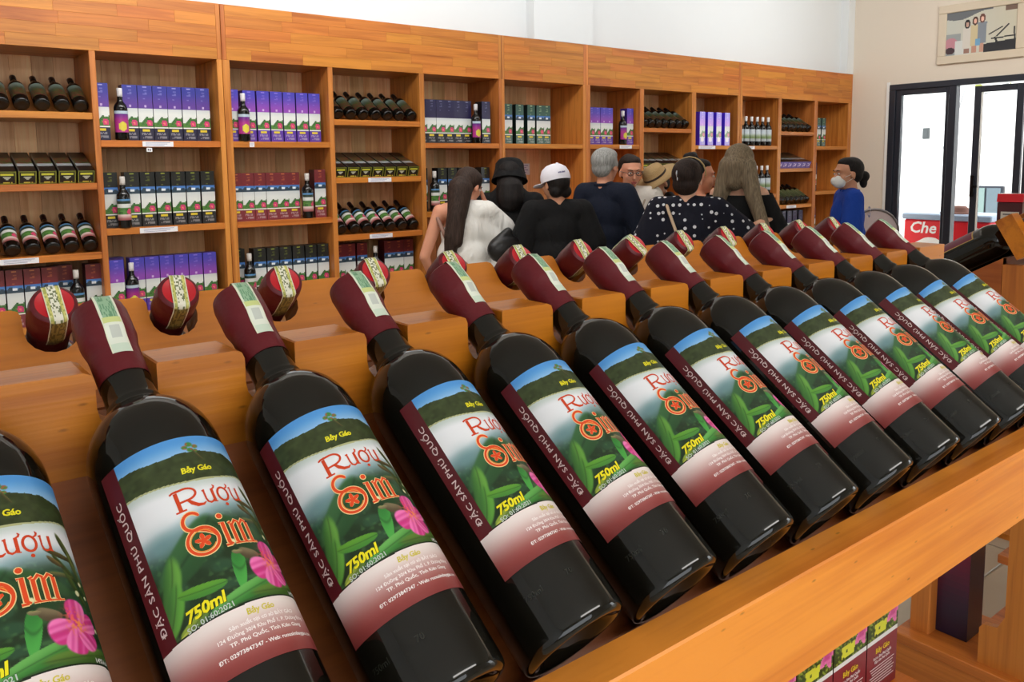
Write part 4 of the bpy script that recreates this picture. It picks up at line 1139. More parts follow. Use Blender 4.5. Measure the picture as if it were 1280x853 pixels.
# ------------------------------------------------------------------ the second rack, in line with the first
rk2, O2, c2 = rack(1.85, 3.15, [1.905+.09*i for i in range(13)], [1.905+.09*i for i in range(13)], 'second display rack beyond the first, beside the glass door', True, -.0473, -.02, .028, R(30.5), dict(bt=(.3387, -.2970), rail=(.298, .3275, -.361, -.285), bb=(.7303, -.126), y0=.3285))
def gy(y): return y+.0473
G0 = [(.700, H-1.54), (.700, H-1.01), (.693, H-1.0), (.664, H-.995), (.650, H-.965), (.650, H-.42)]
gl = [(gy(a), b) for a, b in G0]+[(mirror_y(gy(a)), b) for a, b in reversed(G0)]
link('gable', MB().prism(gl, 1.851, 1.868, 'X', M=O2).mesh('gable', M['rack_z']), rk2)
link('lower_shelf', MB().box((2.42, .38, H-1.115), (3.15, .925, H-1.09), bev=.002, M=O2).mesh('lower_shelf', M['rack_y']), rk2)
link('lower_shelf', MB().box((1.825, .38, H-1.115), (2.06, .925, H-1.09), bev=.002, M=O2).mesh('lower_shelf', M['rack_y']), rk2)
link('fascia', MB().box((1.83, .385, H-1.24), (1.85, .92, H-1.116), M=O2).mesh('fascia', M['rack_y']), rk2)
link('foot_board', MB().box((1.73, .38, H-1.32), (3.15, .925, H-1.27), bev=.003, M=O2).mesh('foot_board', M['rack_y']), rk2)
for k in range(3):
    o = hero_bottle('x', None, False) if k == 0 else copy_tree(b2)
    if k == 0:
        b2 = o
        fr = MB(); r = BR+.0005
        def patch(mb, a0, a1, z0, z1, c, rr):
            n = 14; b = len(mb.v)
            for i in range(n+1):
                a = R(a0+(a1-a0)*i/n); mb.v += [(rr*math.sin(a), -rr*math.cos(a), z0), (rr*math.sin(a), -rr*math.cos(a), z1)]
            for i in range(n): mb.f.append([b+2*i, b+2*i+2, b+2*i+3, b+2*i+1]); mb.c.append(c); mb.m.append(0); mb.sm.append(True)
        patch(fr, -64, 64, .060, .170, (196, 160, 90), r); patch(fr, -61, 61, .063, .167, (110, 34, 58), r+.0002)
        lb = link('label', fr.mesh('label', M['label'], fixn=False), o); lb['label'] = 'maroon label with a thin gold border'
    o['label'] = ('bottle with gold bordered maroon label on the second rack, nearest the door view', 'second bottle along on the far rack, hidden behind the gold bordered one', 'third bottle along on the far rack, hidden behind two others')[k]
    o['group'] = 'wine bottles in the back row of the far rack'
    o.matrix_world = Matrix.Translation((1.905+.09*k, .900, H-.2735)) @ Matrix.Rotation(math.pi, 4, 'Z') @ Matrix.Rotation(-(math.pi/2-R(30.5)), 4, 'X') @ Matrix.Rotation(R(-2), 4, 'Z')
# boxes on the second rack's lower shelf
for nm, x, y, lab in (('gift_box', 1.945, .785, 'dark maroon to navy gift box on the lower shelf of the second rack'), ('gift_box', 2.50, .80, 'purple gift box deeper on the lower shelf of the second rack')):
    mb = MB(); nu, nv = 6, 24; U, V = uvgrid(nu, nv); c = mix((120, 22, 60), (34, 26, 56), S(V, .35, .95))
    grid_quad(mb, lambda u, v: (-.0395, .0395-u*.079, .36*(1-v)), nu, nv, c)
    mb.box((-.0394, -.0395, 0), (.0395, .0395, .36), (26, 12, 22))
    o = tag(link(nm, mb.mesh(nm, M['print_gloss'], fixn=False), None, (x, y, H-1.1095)), lab, 'box')
    link('box_lid', MB().box((-.0405, -.0405, .352), (.0405, .0405, .362), (60, 16, 36)).mesh('box_lid', M['print_gloss']), o)

# ================================================================== PEOPLE
def remesh(mb_or_list, name, mat, voxel=.009, smooth=3, factor=.6, cut=None):
    me = bpy.data.meshes.new('tmp'); me.from_pydata(mb_or_list.v, [], mb_or_list.f)
    bm = bmesh.new(); bm.from_mesh(me); bmesh.ops.recalc_face_normals(bm, faces=bm.faces); bm.to_mesh(me); bm.free()
    o = bpy.data.objects.new('tmp', me); COL.objects.link(o)
    md = o.modifiers.new('r', 'REMESH'); md.mode = 'VOXEL'; md.voxel_size = voxel; md.use_smooth_shade = True
    if smooth:
        sm = o.modifiers.new('s', 'SMOOTH'); sm.iterations = smooth; sm.factor = factor
    dg = bpy.context.evaluated_depsgraph_get(); dg.update()
    out = bpy.data.meshes.new_from_object(o.evaluated_get(dg)); out.name = name
    bpy.data.objects.remove(o); bpy.data.meshes.remove(me)
    if cut:
        bm = bmesh.new(); bm.from_mesh(out)
        for co, no in cut:
            bmesh.ops.bisect_plane(bm, geom=bm.verts[:]+bm.edges[:]+bm.faces[:], plane_co=co, plane_no=no, clear_outer=True)
        bm.to_mesh(out); bm.free()
    out.polygons.foreach_set('use_smooth', [True]*len(out.polygons))
    out.materials.clear(); out.materials.append(mat)
    return out
class Blob(MB):
    def cap(s, p0, r0, p1, r1, n=14):
        """tapered limb with round ends"""
        a, b = Vector(p0), Vector(p1); d = b-a; L = d.length; d = d.normalized() if L > 1e-6 else Vector((0, 0, 1))
        q = d.to_track_quat('Z', 'Y').to_matrix().to_4x4(); Mx = Matrix.Translation(a) @ q
        prof = [(r0*math.sin(R(t)), -r0*math.cos(R(t))) for t in (0, 25, 50, 75)]+[(r0, 0)]+[(r0+(r1-r0)*k/4, L*k/4) for k in (1, 2, 3)]+[(r1, L)]+[(r1*math.sin(R(t)), L-r1*math.cos(R(t))) for t in (105, 130, 155, 180)]
        prof[0] = (1e-4, prof[0][1]); prof[-1] = (1e-4, prof[-1][1])
        return s.lathe(prof, n, M=Mx)
    def chain(s, pts, rs):
        for i in range(len(pts)-1): s.cap(pts[i], rs[i], pts[i+1], rs[i+1])
        return s
    def el(s, c, r, rot=None, M=None):
        Mx = Matrix.Translation(c)
        if rot: Mx = Mx @ Matrix.Rotation(rot[2], 4, 'Z') @ Matrix.Rotation(rot[1], 4, 'Y') @ Matrix.Rotation(rot[0], 4, 'X')
        if M is not None: Mx = M @ Mx
        return s.ell((0, 0, 0), r, M=Mx, n=20, m=12)
def hair_mat(name, c0, c1, rough=.45):
    m, n, l, p = new_mat(name)
    tc = n.new('ShaderNodeTexCoord'); mp = n.new('ShaderNodeMapping'); mp.inputs['Scale'].default_value = (170, 170, 9)
    z = n.new('ShaderNodeTexNoise'); z.inputs['Scale'].default_value = 1; z.inputs['Detail'].default_value = 3
    cr = n.new('ShaderNodeValToRGB'); cr.color_ramp.elements[0].position = .3; cr.color_ramp.elements[1].position = .7
    cr.color_ramp.elements[0].color = (*lin(c0), 1); cr.color_ramp.elements[1].color = (*lin(c1), 1)
    l.new(tc.outputs['Object'], mp.inputs[0]); l.new(mp.outputs[0], z.inputs['Vector']); l.new(z.outputs['Fac'], cr.inputs[0]); l.new(cr.outputs[0], p.inputs['Base Color'])
    b = n.new('ShaderNodeBump'); b.inputs['Strength'].default_value = .5; b.inputs['Distance'].default_value = .004
    l.new(z.outputs['Fac'], b.inputs['Height']); l.new(b.outputs[0], p.inputs['Normal']); p.inputs['Roughness'].default_value = .62; p.inputs['Specular IOR Level'].default_value = .22
    return m
def cloth_mat(name, c, bump=.5, rough=.85, dots=None):
    m, n, l, p = new_mat(name)
    p.inputs['Base Color'].default_value = (*lin(c), 1); p.inputs['Roughness'].default_value = rough; p.inputs['Specular IOR Level'].default_value = .25
    tc = n.new('ShaderNodeTexCoord'); mp = n.new('ShaderNodeMapping'); mp.inputs['Scale'].default_value = (14, 14, 5)
    z = n.new('ShaderNodeTexNoise'); z.inputs['Scale'].default_value = 1; z.inputs['Detail'].default_value = 3; z.inputs['Distortion'].default_value = 1.2
    l.new(tc.outputs['Object'], mp.inputs[0]); l.new(mp.outputs[0], z.inputs['Vector'])
    b = n.new('ShaderNodeBump'); b.inputs['Strength'].default_value = bump; b.inputs['Distance'].default_value = .03
    l.new(z.outputs['Fac'], b.inputs['Height']); l.new(b.outputs[0], p.inputs['Normal'])
    if dots:
        v = n.new('ShaderNodeTexVoronoi'); v.inputs['Scale'].default_value = 24; v.inputs['Randomness'].default_value = .45
        cr = n.new('ShaderNodeValToRGB'); cr.color_ramp.interpolation = 'CONSTANT'
        cr.color_ramp.elements[0].color = (*lin(dots), 1); cr.color_ramp.elements[1].position = .23; cr.color_ramp.elements[1].color = (*lin(c), 1)
        l.new(tc.outputs['Object'], v.inputs['Vector']); l.new(v.outputs['Distance'], cr.inputs[0]); l.new(cr.outputs[0], p.inputs['Base Color'])
    return m
def skin_mat(name, c):
    m = plain(name, c, .5, spec=.4); p = m.node_tree.nodes['Principled BSDF']
    p.inputs['Subsurface Weight'].default_value = .12; p.inputs['Subsurface Radius'].default_value = (.02, .008, .004); p.inputs['Subsurface Scale'].default_value = .3
    return m
SK = {'tan': skin_mat('tan_skin', (196, 140, 108)), 'fair': skin_mat('fair_skin', (222, 172, 144)), 'rosy': skin_mat('rosy_skin', (216, 152, 122))}
eye_white = plain('eye_white', (220, 216, 210), .3); iris = plain('dark_iris', (34, 22, 16), .2); lip = plain('lip', (168, 78, 72), .5); brow_m = plain('brow_hair', (40, 28, 22), .8)

def person(label, loc, facing, height, skin='tan', w=1.0, head=(0, 0, 0), arms=None, top=None, bottom=None, hair=None, hand_l=0, extra=None, topcut=None):
    """facing: compass angle of the body (0 = towards the shelf wall, 90 = towards the door).
    head = (turn right, nod down, tilt) in degrees.  arms = {'L': (elbow, wrist, handdir), 'R': ...}"""
    k = height/1.66
    t = thing('person', label, 'person', (loc[0], loc[1], 0), -R(facing), 'people by the wall shelves')
    def q(x, y, z): return (x*k, y*k, z*k)
    neck = Vector(q(0, -.012, 1.435))
    HM = Matrix.Translation(neck) @ Matrix.Rotation(-R(head[0]), 4, 'Z') @ Matrix.Rotation(-R(head[1]), 4, 'X') @ Matrix.Rotation(R(head[2]), 4, 'Y') @ Matrix.Translation((0, .018*k, .112*k)) @ Matrix.Scale(k, 4)
    # -- body
    b = Blob()
    sh = {'L': Vector(q(-.168*w, -.005, 1.374)), 'R': Vector(q(.168*w, -.005, 1.374))}
    A = {'L': (q(-.215*w, -.03, 1.075), q(-.235*w, .05, .85), (0, .1, -1)), 'R': (q(.215*w, -.03, 1.075), q(.235*w, .05, .85), (0, .1, -1))}
    if arms:
        for s_, v in arms.items(): A[s_] = (q(*v[0]), q(*v[1]), v[2])
    b.el(q(0, -.005, .95), (.158*k*w, .112*k, .115*k)); b.el(q(0, 0, 1.08), (.128*k*w, .092*k, .13*k)); b.el(q(0, 0, 1.235), (.146*k*w, .10*k, .15*k))
    b.cap(q(-.12*w, -.005, 1.368), .062*k, q(.12*w, -.005, 1.368), .062*k)
    b.el(q(0, -.012, 1.402), (.10*k*w, .06*k, .045*k))
    b.chain([q(0, -.02, 1.40), tuple(neck+Vector((0, 0, .01))), tuple(HM @ Vector((0, -.02, -.05)))], [.058*k, .050*k, .048*k])
    for s_, x in (('L', -.088), ('R', .088)):
        b.chain([q(x, 0, .90), q(x*1.05, .01, .49), q(x*1.05, -.02, .09)], [.085*k, .055*k, .038*k]); b.cap(q(x*1.05, -.03, .045), .036*k, q(x*1.15, .13, .03), .028*k)
    for s_ in 'LR':
        e, wr, hd = Vector(A[s_][0]), Vector(A[s_][1]), Vector(A[s_][2]).normalized()
        b.chain([tuple(sh[s_]), tuple(e)], [.050*k*w, .039*k*w]); b.chain([tuple(e), tuple(wr)], [.038*k*w, .025*k])
        side = Vector((0, 0, 1)).cross(hd); side = side.normalized() if side.length > .1 else Vector((0, 1, 0))
        if abs(hd.z) > .8: side = Vector((0, 1, 0))
        nrm = hd.cross(side)
        pc = wr+hd*.045*k
        for u in (-.022, 0, .022): b.cap(tuple(wr+side*u*.5*k), .017*k, tuple(wr+hd*.078*k+side*u*k), .0125*k)
        for i, u in enumerate((-.030, -.010, .010, .029)):
            L = (.062, .074, .080, .070)[i]*k; r0 = .0088*k
            p0 = wr+hd*.078*k+side*u*k; p1 = p0+hd*L*.5+nrm*.004*k; p2 = p1+hd*L*.42+nrm*.018*k
            b.chain([tuple(p0), tuple(p1), tuple(p2)], [r0, r0*.95, r0*.8])
        tb = wr+hd*.025*k+side*.022*k
        b.chain([tuple(tb), tuple(tb+hd*.03*k+side*.026*k), tuple(tb+hd*.062*k+side*.034*k)], [.013*k, .011*k, .009*k])
    # head
    def he(c, r, rot=None): b.el(c, r, rot, HM)
    he((0, -.014, .030), (.074, .092, .082)); he((0, .022, -.030), (.058, .064, .075)); he((0, .050, -.088), (.028, .026, .020))
    he((-.034, .052, -.028), (.024, .024, .024)); he((.034, .052, -.028), (.024, .024, .024)); he((0, .073, .030), (.050, .016, .011))
    he((0, .082, -.060), (.020, .009, .007))
    a0, a1 = HM @ Vector((0, .084, .006)), HM @ Vector((0, .101, -.030)); b.cap(tuple(a0), .008*k, tuple(a1), .0125*k)
    for s_ in (-1, 1): he((s_*.076, -.006, -.014), (.009, .018, .030))
    body = link('body', remesh(b, 'body', SK[skin], .0085, 2, .5), t)
    # face details
    for s_ in (-1, 1):
        mb = MB().ell((0, 0, 0), (.0115, .008, .0062), M=HM @ Matrix.Translation((s_*.029, .081, .006)), n=12, m=8)
        ey = link('eye', mb.mesh('eye', eye_white), body)
        mb = MB().ell((0, 0, 0), (.0055, .004, .0056), M=HM @ Matrix.Translation((s_*.029, .0865, .006)), n=10, m=6)
        link('iris', mb.mesh('iris', iris), ey)
        mb = MB().tube([HM @ Vector((s_*.013, .090, .026)), HM @ Vector((s_*.030, .088, .031)), HM @ Vector((s_*.046, .078, .027))], [.002, .0032, .0015], 6)
        link('eyebrow', mb.mesh('eyebrow', brow_m), body)
    mb = MB().ell((0, 0, 0), (.022, .007, .0055), M=HM @ Matrix.Translation((0, .088, -.058)), n=14, m=6).ell((0, 0, 0), (.017, .007, .005), M=HM @ Matrix.Translation((0, .088, -.066)), n=14, m=6)
    link('lips', mb.mesh('lips', lip), body)
    # -- clothes
    if top:
        g = Blob(); fl = top.get('flare', 1.0); sl = top.get('sleeve', .55); hem = top.get('hem', .90)
        ex = top.get('loose', .016)
        g.el(q(0, 0, 1.235), (.146*k*w+ex, .10*k+ex, .15*k+ex)); g.el(q(0, -.005, 1.08), ((.135*k*w+ex)*fl, (.098*k+ex)*fl, .15*k))
        g.cap(q(-.115*w, -.008, 1.366), .064*k+ex*.7, q(.115*w, -.008, 1.366), .064*k+ex*.7)
        if not top.get('lowback'): g.el(q(0, -.014, 1.405), (.10*k*w, .062*k, .045*k+ex*.4))
        g.el(q(0, -.005, .97), ((.158*k*w+ex)*fl, (.115*k+ex)*fl, .13*k))
        if hem < .86: g.el(q(0, -.005, .86), ((.165*k*w+ex)*fl, (.12*k+ex)*fl, .13*k))
        for s_ in top.get('arms', 'LR'):
            e, wr = Vector(A[s_][0]), Vector(A[s_][1])
            if sl <= 1: p1 = sh[s_].lerp(e, sl); g.chain([tuple(sh[s_]), tuple(p1)], [.056*k*w+ex*.8, (.047*k*w+ex)*top.get('sflare', 1.15)])
            else:
                g.chain([tuple(sh[s_]), tuple(e)], [.056*k*w+ex*.8, .046*k*w+ex]); g.chain([tuple(e), tuple(e.lerp(wr, sl-1))], [.045*k*w+ex, .034*k+ex])
        for d_ in top.get('add', []): g.cap(q(*d_[0]), d_[1]*k, q(*d_[2]), d_[3]*k)
        cuts = [(q(0, 0, hem), (0, 0, -1))]+[(q(*c_), n_) for c_, n_ in top.get('cuts', [])]
        for s_ in top.get('arms', 'LR'):
            pass
        o = link(top.get('name', 'shirt'), remesh(g, 'shirt', top['mat'], .011, 14, .6, cuts), t)
        top['obj'] = o
        if 'collar' in top:
            mb = Blob()
            for i in range(9):
                a = R(-150+300*i/8); a2 = R(-150+300*(i+1)/8)
                if i < 8: mb.cap(tuple(neck+Vector((math.sin(a)*.068*k, -math.cos(a)*.060*k, -.012*k))), .012*k, tuple(neck+Vector((math.sin(a2)*.068*k, -math.cos(a2)*.060*k, -.012*k))), .012*k)
            link('collar', remesh(mb, 'collar', top['mat'], .005, 1), o)
    g = Blob(); g.el(q(0, -.005, .93), (.170*k*w, .124*k, .12*k))
    for x in (-.088, .088): g.chain([q(x, 0, .90), q(x*1.05, .01, .49), q(x*1.05, -.02, .12)], [.098*k, .070*k, .056*k])
    link('trousers', remesh(g, 'trousers', bottom or cloth_mat('dark_trousers', (32, 34, 40)), .013, 2), t)
    for x in (-.09, .09):
        mb = Blob().cap(q(x*1.02, -.04, .045), .042*k, q(x*1.15, .15, .034), .034*k)
        link('shoe', remesh(mb, 'shoe', M['glass_wall'], .009, 1, cut=[((0, 0, .002), (0, 0, -1))]), t)
    # -- hair
    if hair:
        g = Blob()
        for h in hair['parts']:
            if h[0] == 'e': g.el(h[1], h[2], h[3] if len(h) > 3 else None, HM)
            elif h[0] == 'c': g.cap(tuple(HM @ Vector(h[1])), h[2]*k, tuple(HM @ Vector(h[3])), h[4]*k)
            elif h[0] == 'b': g.cap(q(*h[1]), h[2]*k, q(*h[3]), h[4]*k)
        link('hair', remesh(g, 'hair', hair['mat'], .007, 2), t)
    return t, body, HM, q, k, A

black_hair = hair_mat('black_hair', (12, 10, 10), (34, 28, 26)); brown_hair = hair_mat('brown_hair', (34, 24, 20), (66, 50, 42))
grey_hair = hair_mat('gray_hair', (120, 120, 118), (176, 176, 172)); ash_hair = hair_mat('ash_blond_hair', (88, 76, 60), (140, 124, 100))
darkbrown = hair_mat('dark_brown_hair', (22, 14, 12), (50, 36, 30))
SHORT = [('e', (0, -.020, .036), (.082, .096, .086))]
CAPH = [('e', (0, .016, .064), (.072, .066, .056)), ('e', (0, -.034, .030), (.086, .092, .092)), ('e', (0, -.052, -.02), (.078, .060, .075))]

# 1 woman with long dark hair, white blouse, hand at her cheek
white_b = cloth_mat('white_blouse', (232, 230, 224), .6); dk = cloth_mat('dark_cloth', (24, 24, 28)); blk = cloth_mat('black_cloth', (17, 17, 18), .5); navy = cloth_mat('navy_shirt', (22, 28, 44), .5)
polka = cloth_mat('polka_dot_cloth', (20, 21, 34), .25, dots=(214, 216, 222)); blue = cloth_mat('blue_polo', (24, 64, 156), .5); whs = cloth_mat('white_shirt', (222, 216, 206), .6)
tan_h = plain('straw', (176, 146, 100), .9, bump=.6, bscale=150)
t, b, HM, q, k, A = person('woman with long dark hair in a slipping white blouse, hand held to her cheek', (2.87, 4.14), 32, 1.57, 'rosy', .92, (42, 24, 0),
    {'R': ((.25, .12, 1.20), (.155, .14, 1.415), (-.35, -.1, 1)), 'L': ((-.26, -.02, 1.08), (-.20, .12, .90), (0, .6, -1))},
    dict(mat=white_b, flare=1.25, sleeve=.8, loose=.022, sflare=1.9, hem=.72, name='blouse', add=[((.10, .0, 1.30), .08, (.28, .04, 1.06), .10), ((.24, .02, 1.1), .09, (.28, .02, .98), .11)], arms='R',
         cuts=[((-.10, 0, 1.30), (-.72, 0, .70))]), None,
    dict(mat=brown_hair, parts=[('e', (0, .006, .058), (.076, .076, .060)), ('e', (0, -.022, .036), (.086, .100, .090)), ('e', (-.02, -.05, -.03), (.080, .075, .10)), ('b', (-.02, -.06, 1.52), .082, (-.045, -.11, 1.36), .066), ('b', (-.045, -.11, 1.36), .066, (-.085, -.135, 1.22), .050), ('b', (-.03, -.125, 1.36), .045, (-.05, -.15, 1.18), .036), ('b', (-.085, -.135, 1.22), .048, (-.095, -.13, 1.09), .040), ('b', (-.095, -.13, 1.09), .040, (-.085, -.125, 1.02), .016)]))
sb = Blob().cap(q(-.17, -.06, 1.33), .014*k, q(-.10, -.125, 1.16), .014*k).cap(q(-.10, -.125, 1.16), .014*k, q(.02, -.15, 1.02), .014*k)
link('bag_strap', remesh(sb, 'bag_strap', plain('tan_strap', (150, 112, 96), .6), .006, 1), t)
# black bag carried by her
bg = Blob().el((0, 0, 0), (.13, .07, .09)).el((.06, .02, -.06), (.10, .06, .10)).cap((-.06, 0, .05), .03, (.02, 0, .10), .03)
o = link('handbag', remesh(bg, 'handbag', plain('black_leather', (16, 15, 16), .4, bump=.4, bscale=20), .008, 2), None, (2.98, 3.86, 1.075))
tag(o, 'soft black bag held by the woman in the white blouse', 'bag')
# 2 black bucket hat
t, b, HM, q, k, A = person('person in a black bucket hat and black top with a bare strip across the back', (3.28, 4.20), 35, 1.615, 'rosy', 1.0, (5, 20, 0), None,
    dict(mat=blk, flare=1.1, sleeve=1.7, loose=.020, hem=.8, name='top', add=[((-.05, -.03, 1.42), .072, (.05, -.03, 1.42), .072), ((-.10, -.03, 1.37), .07, (.10, -.03, 1.37), .07)]), None, dict(mat=black_hair, parts=CAPH+[('e', (0, -.04, -.04), (.088, .07, .08)), ('b', (0, -.05, 1.46), .095, (.0, -.06, 1.40), .10)]))
sk = Blob().cap(q(-.07, -.128, 1.215), .012*k, q(.10, -.128, 1.205), .012*k)
link('bare_strip', remesh(sk, 'bare_strip', SK['rosy'], .006, 1), b)
hb = MB().lathe([(.124, -.030), (.120, -.022), (.108, .020), (.100, .050), (.096, .09), (.080, .112), (0, .120)], 28, M=HM @ Matrix.Translation((0, -.01, .005)), closed=False)
hb.lathe([(.124, -.030), (.108, .016), (.098, .046)], 28, M=HM @ Matrix.Translation((0, -.01, .003)), closed=False)
o = link('bucket_hat', hb.mesh('bucket_hat', blk), None); o.matrix_world = t.matrix_world.copy(); bpy.context.view_layer.update(); o.location = t.location; o.rotation_euler = t.rotation_euler
tag(o, 'black bucket hat worn by the person in black', 'hat')
def ride(o, t): o.location = t.location; o.rotation_euler = t.rotation_euler; return o
# 3 white baseball cap
t, b, HM, q, k, A = person('woman in a white baseball cap and loose black tee, seen from behind', (3.30, 3.75), 30, 1.57, 'tan', .98, (-30, 4, 0),
    {'R': ((.255, -.02, 1.08), (.30, .12, .88), (0, .3, -1)), 'L': ((-.25, .02, 1.08), (-.24, .16, .92), (0, .6, -1))},
    dict(mat=blk, flare=1.16, sleeve=.75, loose=.024, sflare=1.35, hem=.8, name='tee', cuts=[]), None,
    dict(mat=black_hair, parts=[('e', (0, -.025, .010), (.082, .088, .082)), ('e', (.03, -.05, -.055), (.055, .045, .045)), ('e', (-.03, -.045, -.05), (.05, .045, .045))]))
cp = MB().lathe([(.094, -.004), (.096, .02), (.092, .05), (.078, .082), (.050, .104), (.018, .113), (0, .114)], 28, M=HM @ Matrix.Translation((0, -.012, .014)) @ Matrix.Rotation(R(-12), 4, 'X') @ Matrix.Scale(1.06, 4, (0, 1, 0)), closed=False)
capm = plain('white_cap_cloth', (226, 224, 232), .8, bump=.2, bscale=60)
o = ride(link('baseball_cap', cp.mesh('baseball_cap', capm), None), t); tag(o, 'white baseball cap with a small dark mark on the back', 'cap')
bp = Blob(); bp.el((0, .125, -.006), (.070, .062, .008), (R(-14), 0, 0), HM)
link('brim', remesh(bp, 'brim', capm, .005, 1), o)
bt = MB().ell((0, 0, 0), (.010, .010, .006), M=HM @ Matrix.Translation((0, -.03, .128)), n=10, m=6); link('button', bt.mesh('button', capm), o)
mk = Sheet()
for _k, _w in enumerate((.006, .007, .005, .007, .006, .006)): mk.add(([(0, 0), (_w, 0), (_w, .009+.002*(_k % 2)), (0, .009)], [[0, 1, 2, 3]]), -.024+.0082*_k, .0008*_k, (50, 40, 110), 0)
mm = mk.build('cap_lettering', lambda x, y, l: HM @ Vector((.1*math.sin(R(200)-x/.1), -.012+.106*math.cos(R(200)-x/.1), .062+y)), M['print'], step=.006)
link('cap_mark', mm, o)
# 4 gray haired man
t, b, HM, q, k, A = person('gray haired man in a navy short sleeved shirt, seen from behind', (3.82, 3.86), 72, 1.68, 'rosy', .92, (4, 0, 0),
    {'R': ((.27, .02, 1.07), (.24, .24, .98), (-.3, 1, 0))},
    dict(mat=navy, flare=1.12, sleeve=.85, loose=.020, sflare=1.25, hem=.82, name='shirt', collar=1), None,
    dict(mat=grey_hair, parts=[('e', (0, .010, .066), (.072, .066, .050)), ('e', (0, -.022, .036), (.084, .096, .084)), ('e', (0, -.055, -.015), (.070, .050, .062)), ('e', (-.07, .0, .0), (.016, .035, .04)), ('e', (.07, .0, .01), (.016, .03, .035))]))
# 5 woman with glasses, white shirt, facing us
t, b, HM, q, k, A = person('woman with glasses and pinned up hair in a white shirt, facing the camera', (4.22, 4.02), 218, 1.635, 'rosy', 1.02, (-8, 10, 0),
    {'R': ((.22, .06, 1.06), (.06, .22, 1.10), (-1, .25, .3)), 'L': ((-.22, .06, 1.06), (-.04, .22, 1.00), (1, .2, .1))},
    dict(mat=whs, flare=1.1, sleeve=.95, loose=.020, sflare=1.25, hem=.78, name='shirt', collar=1), None,
    dict(mat=darkbrown, parts=[('e', (0, -.006, .080), (.068, .068, .040)), ('e', (0, -.040, .042), (.084, .088, .080)), ('e', (0, -.05, .0), (.078, .060, .07)), ('e', (0, -.075, .085), (.045, .038, .036))]))
gm = plain('black_glasses', (20, 18, 18), .3); gl_ = MB()
for s_ in (-1, 1):
    pts = [HM @ Vector((s_*.031+.021*math.cos(R(a)), .101, .006+.015*math.sin(R(a)))) for a in range(0, 361, 30)]
    gl_.tube(pts, .0022, 6)
    gl_.tube([HM @ Vector((s_*.052, .099, .010)), HM @ Vector((s_*.074, .06, .010)), HM @ Vector((s_*.078, .0, .006))], .002, 6)
gl_.tube([HM @ Vector((-.010, .102, .010)), HM @ Vector((.010, .102, .010))], .002, 6)
o = ride(link('eyeglasses', gl_.mesh('eyeglasses', gm), None), t); tag(o, 'dark framed eyeglasses on the woman facing the camera', 'glasses')
sg = Blob().cap(q(-.13, .02, 1.42), .012*k, q(-.02, .15, 1.17), .012*k); link('shoulder_strap', remesh(sg, 'shoulder_strap', plain('beige_strap', (176, 160, 140), .7), .006, 1), t)
# 6 straw hat
t, b, HM, q, k, A = person('person under a tilted straw hat, partly hidden behind the polka dot dress', (4.50, 3.98), 250, 1.56, 'tan', .98, (10, 26, 0), None,
    dict(mat=cloth_mat('brown_dress', (84, 40, 34)), flare=1.05, sleeve=.5, loose=.012, hem=.8, name='dress'), None, dict(mat=black_hair, parts=CAPH+[('b', (-.08, .02, 1.42), .045, (-.10, .06, 1.22), .045), ('b', (.08, .02, 1.42), .045, (.10, .06, 1.22), .045)]))
hm = HM @ Matrix.Translation((0, -.005, .055)) @ Matrix.Rotation(R(-8), 4, 'X') @ Matrix.Rotation(R(14), 4, 'Y')
hh = MB().lathe([(.175, -.016), (.178, -.010), (.130, .000), (.094, .006), (.088, .05), (.074, .078), (0, .084)], 30, M=hm, closed=False)
hh.lathe([(.175, -.016), (.12, -.006), (.088, .002)], 30, M=hm, closed=False)
o = ride(link('straw_hat', hh.mesh('straw_hat', tan_h), None), t); tag(o, 'tan straw hat behind the woman in polka dots', 'hat')
hbd = MB().lathe([(.0955, .006), (.0935, .022)], 30, M=hm, closed=False); link('hat_band', hbd.mesh('hat_band', plain('dark_band', (60, 44, 36), .7)), o)
mk = Blob(); mk.el((0, .068, -.052), (.046, .034, .040), None, HM)
fm = plain('white_mask', (222, 222, 218), .8)
link('face_mask', remesh(mk, 'face_mask', fm, .006, 1), t)
# 7 polka dots
t, b, HM, q, k, A = person('woman in a navy polka dot top with clipped dark hair, seen from behind', (3.63, 3.01), 58, 1.60, 'fair', .98, (8, 0, 0),
    {'R': ((.31, .10, 1.21), (.42, .30, 1.28), (.2, 1, .1)), 'L': ((-.27, -.02, 1.08), (-.28, .08, .86), (0, .2, -1))},
    dict(mat=polka, flare=1.2, sleeve=.95, loose=.024, sflare=1.4, hem=.76, name='top', add=[((.12, 0, 1.32), .09, (.29, .07, 1.22), .085), ((-.14, 0, 1.28), .09, (-.27, -.01, 1.10), .10)]), None,
    dict(mat=darkbrown, parts=[('e', (0, -.026, .026), (.090, .098, .094)), ('e', (0, -.055, -.035), (.078, .060, .065))]))
st = Blob().chain([q(-.13, -.02, 1.435), q(-.09, -.115, 1.36), q(-.02, -.178, 1.20), q(.10, -.190, 1.04), q(.20, -.150, .90)], [.010*k]*5)
link('crossbody_strap', remesh(st, 'crossbody_strap', plain('beige_leather', (196, 170, 140), .5), .006, 1), t)
cl = Blob().el((-.035, -.118, .030), (.006, .006, .022), None, HM).el((-.030, -.119, -.004), (.006, .006, .012), None, HM)
link('hair_clip', remesh(cl, 'hair_clip', plain('silver_clip', (190, 194, 200), .25, metal=.8), .004, 1), t)
hbn = MB().tube([HM @ Vector((.098*math.sin(R(a)), .020, .030+.096*math.cos(R(a)))) for a in range(-100, 101, 20)], .004, 6)
link('hair_band', hbn.mesh('hair_band', plain('gold_band', (180, 150, 100), .4)), t)
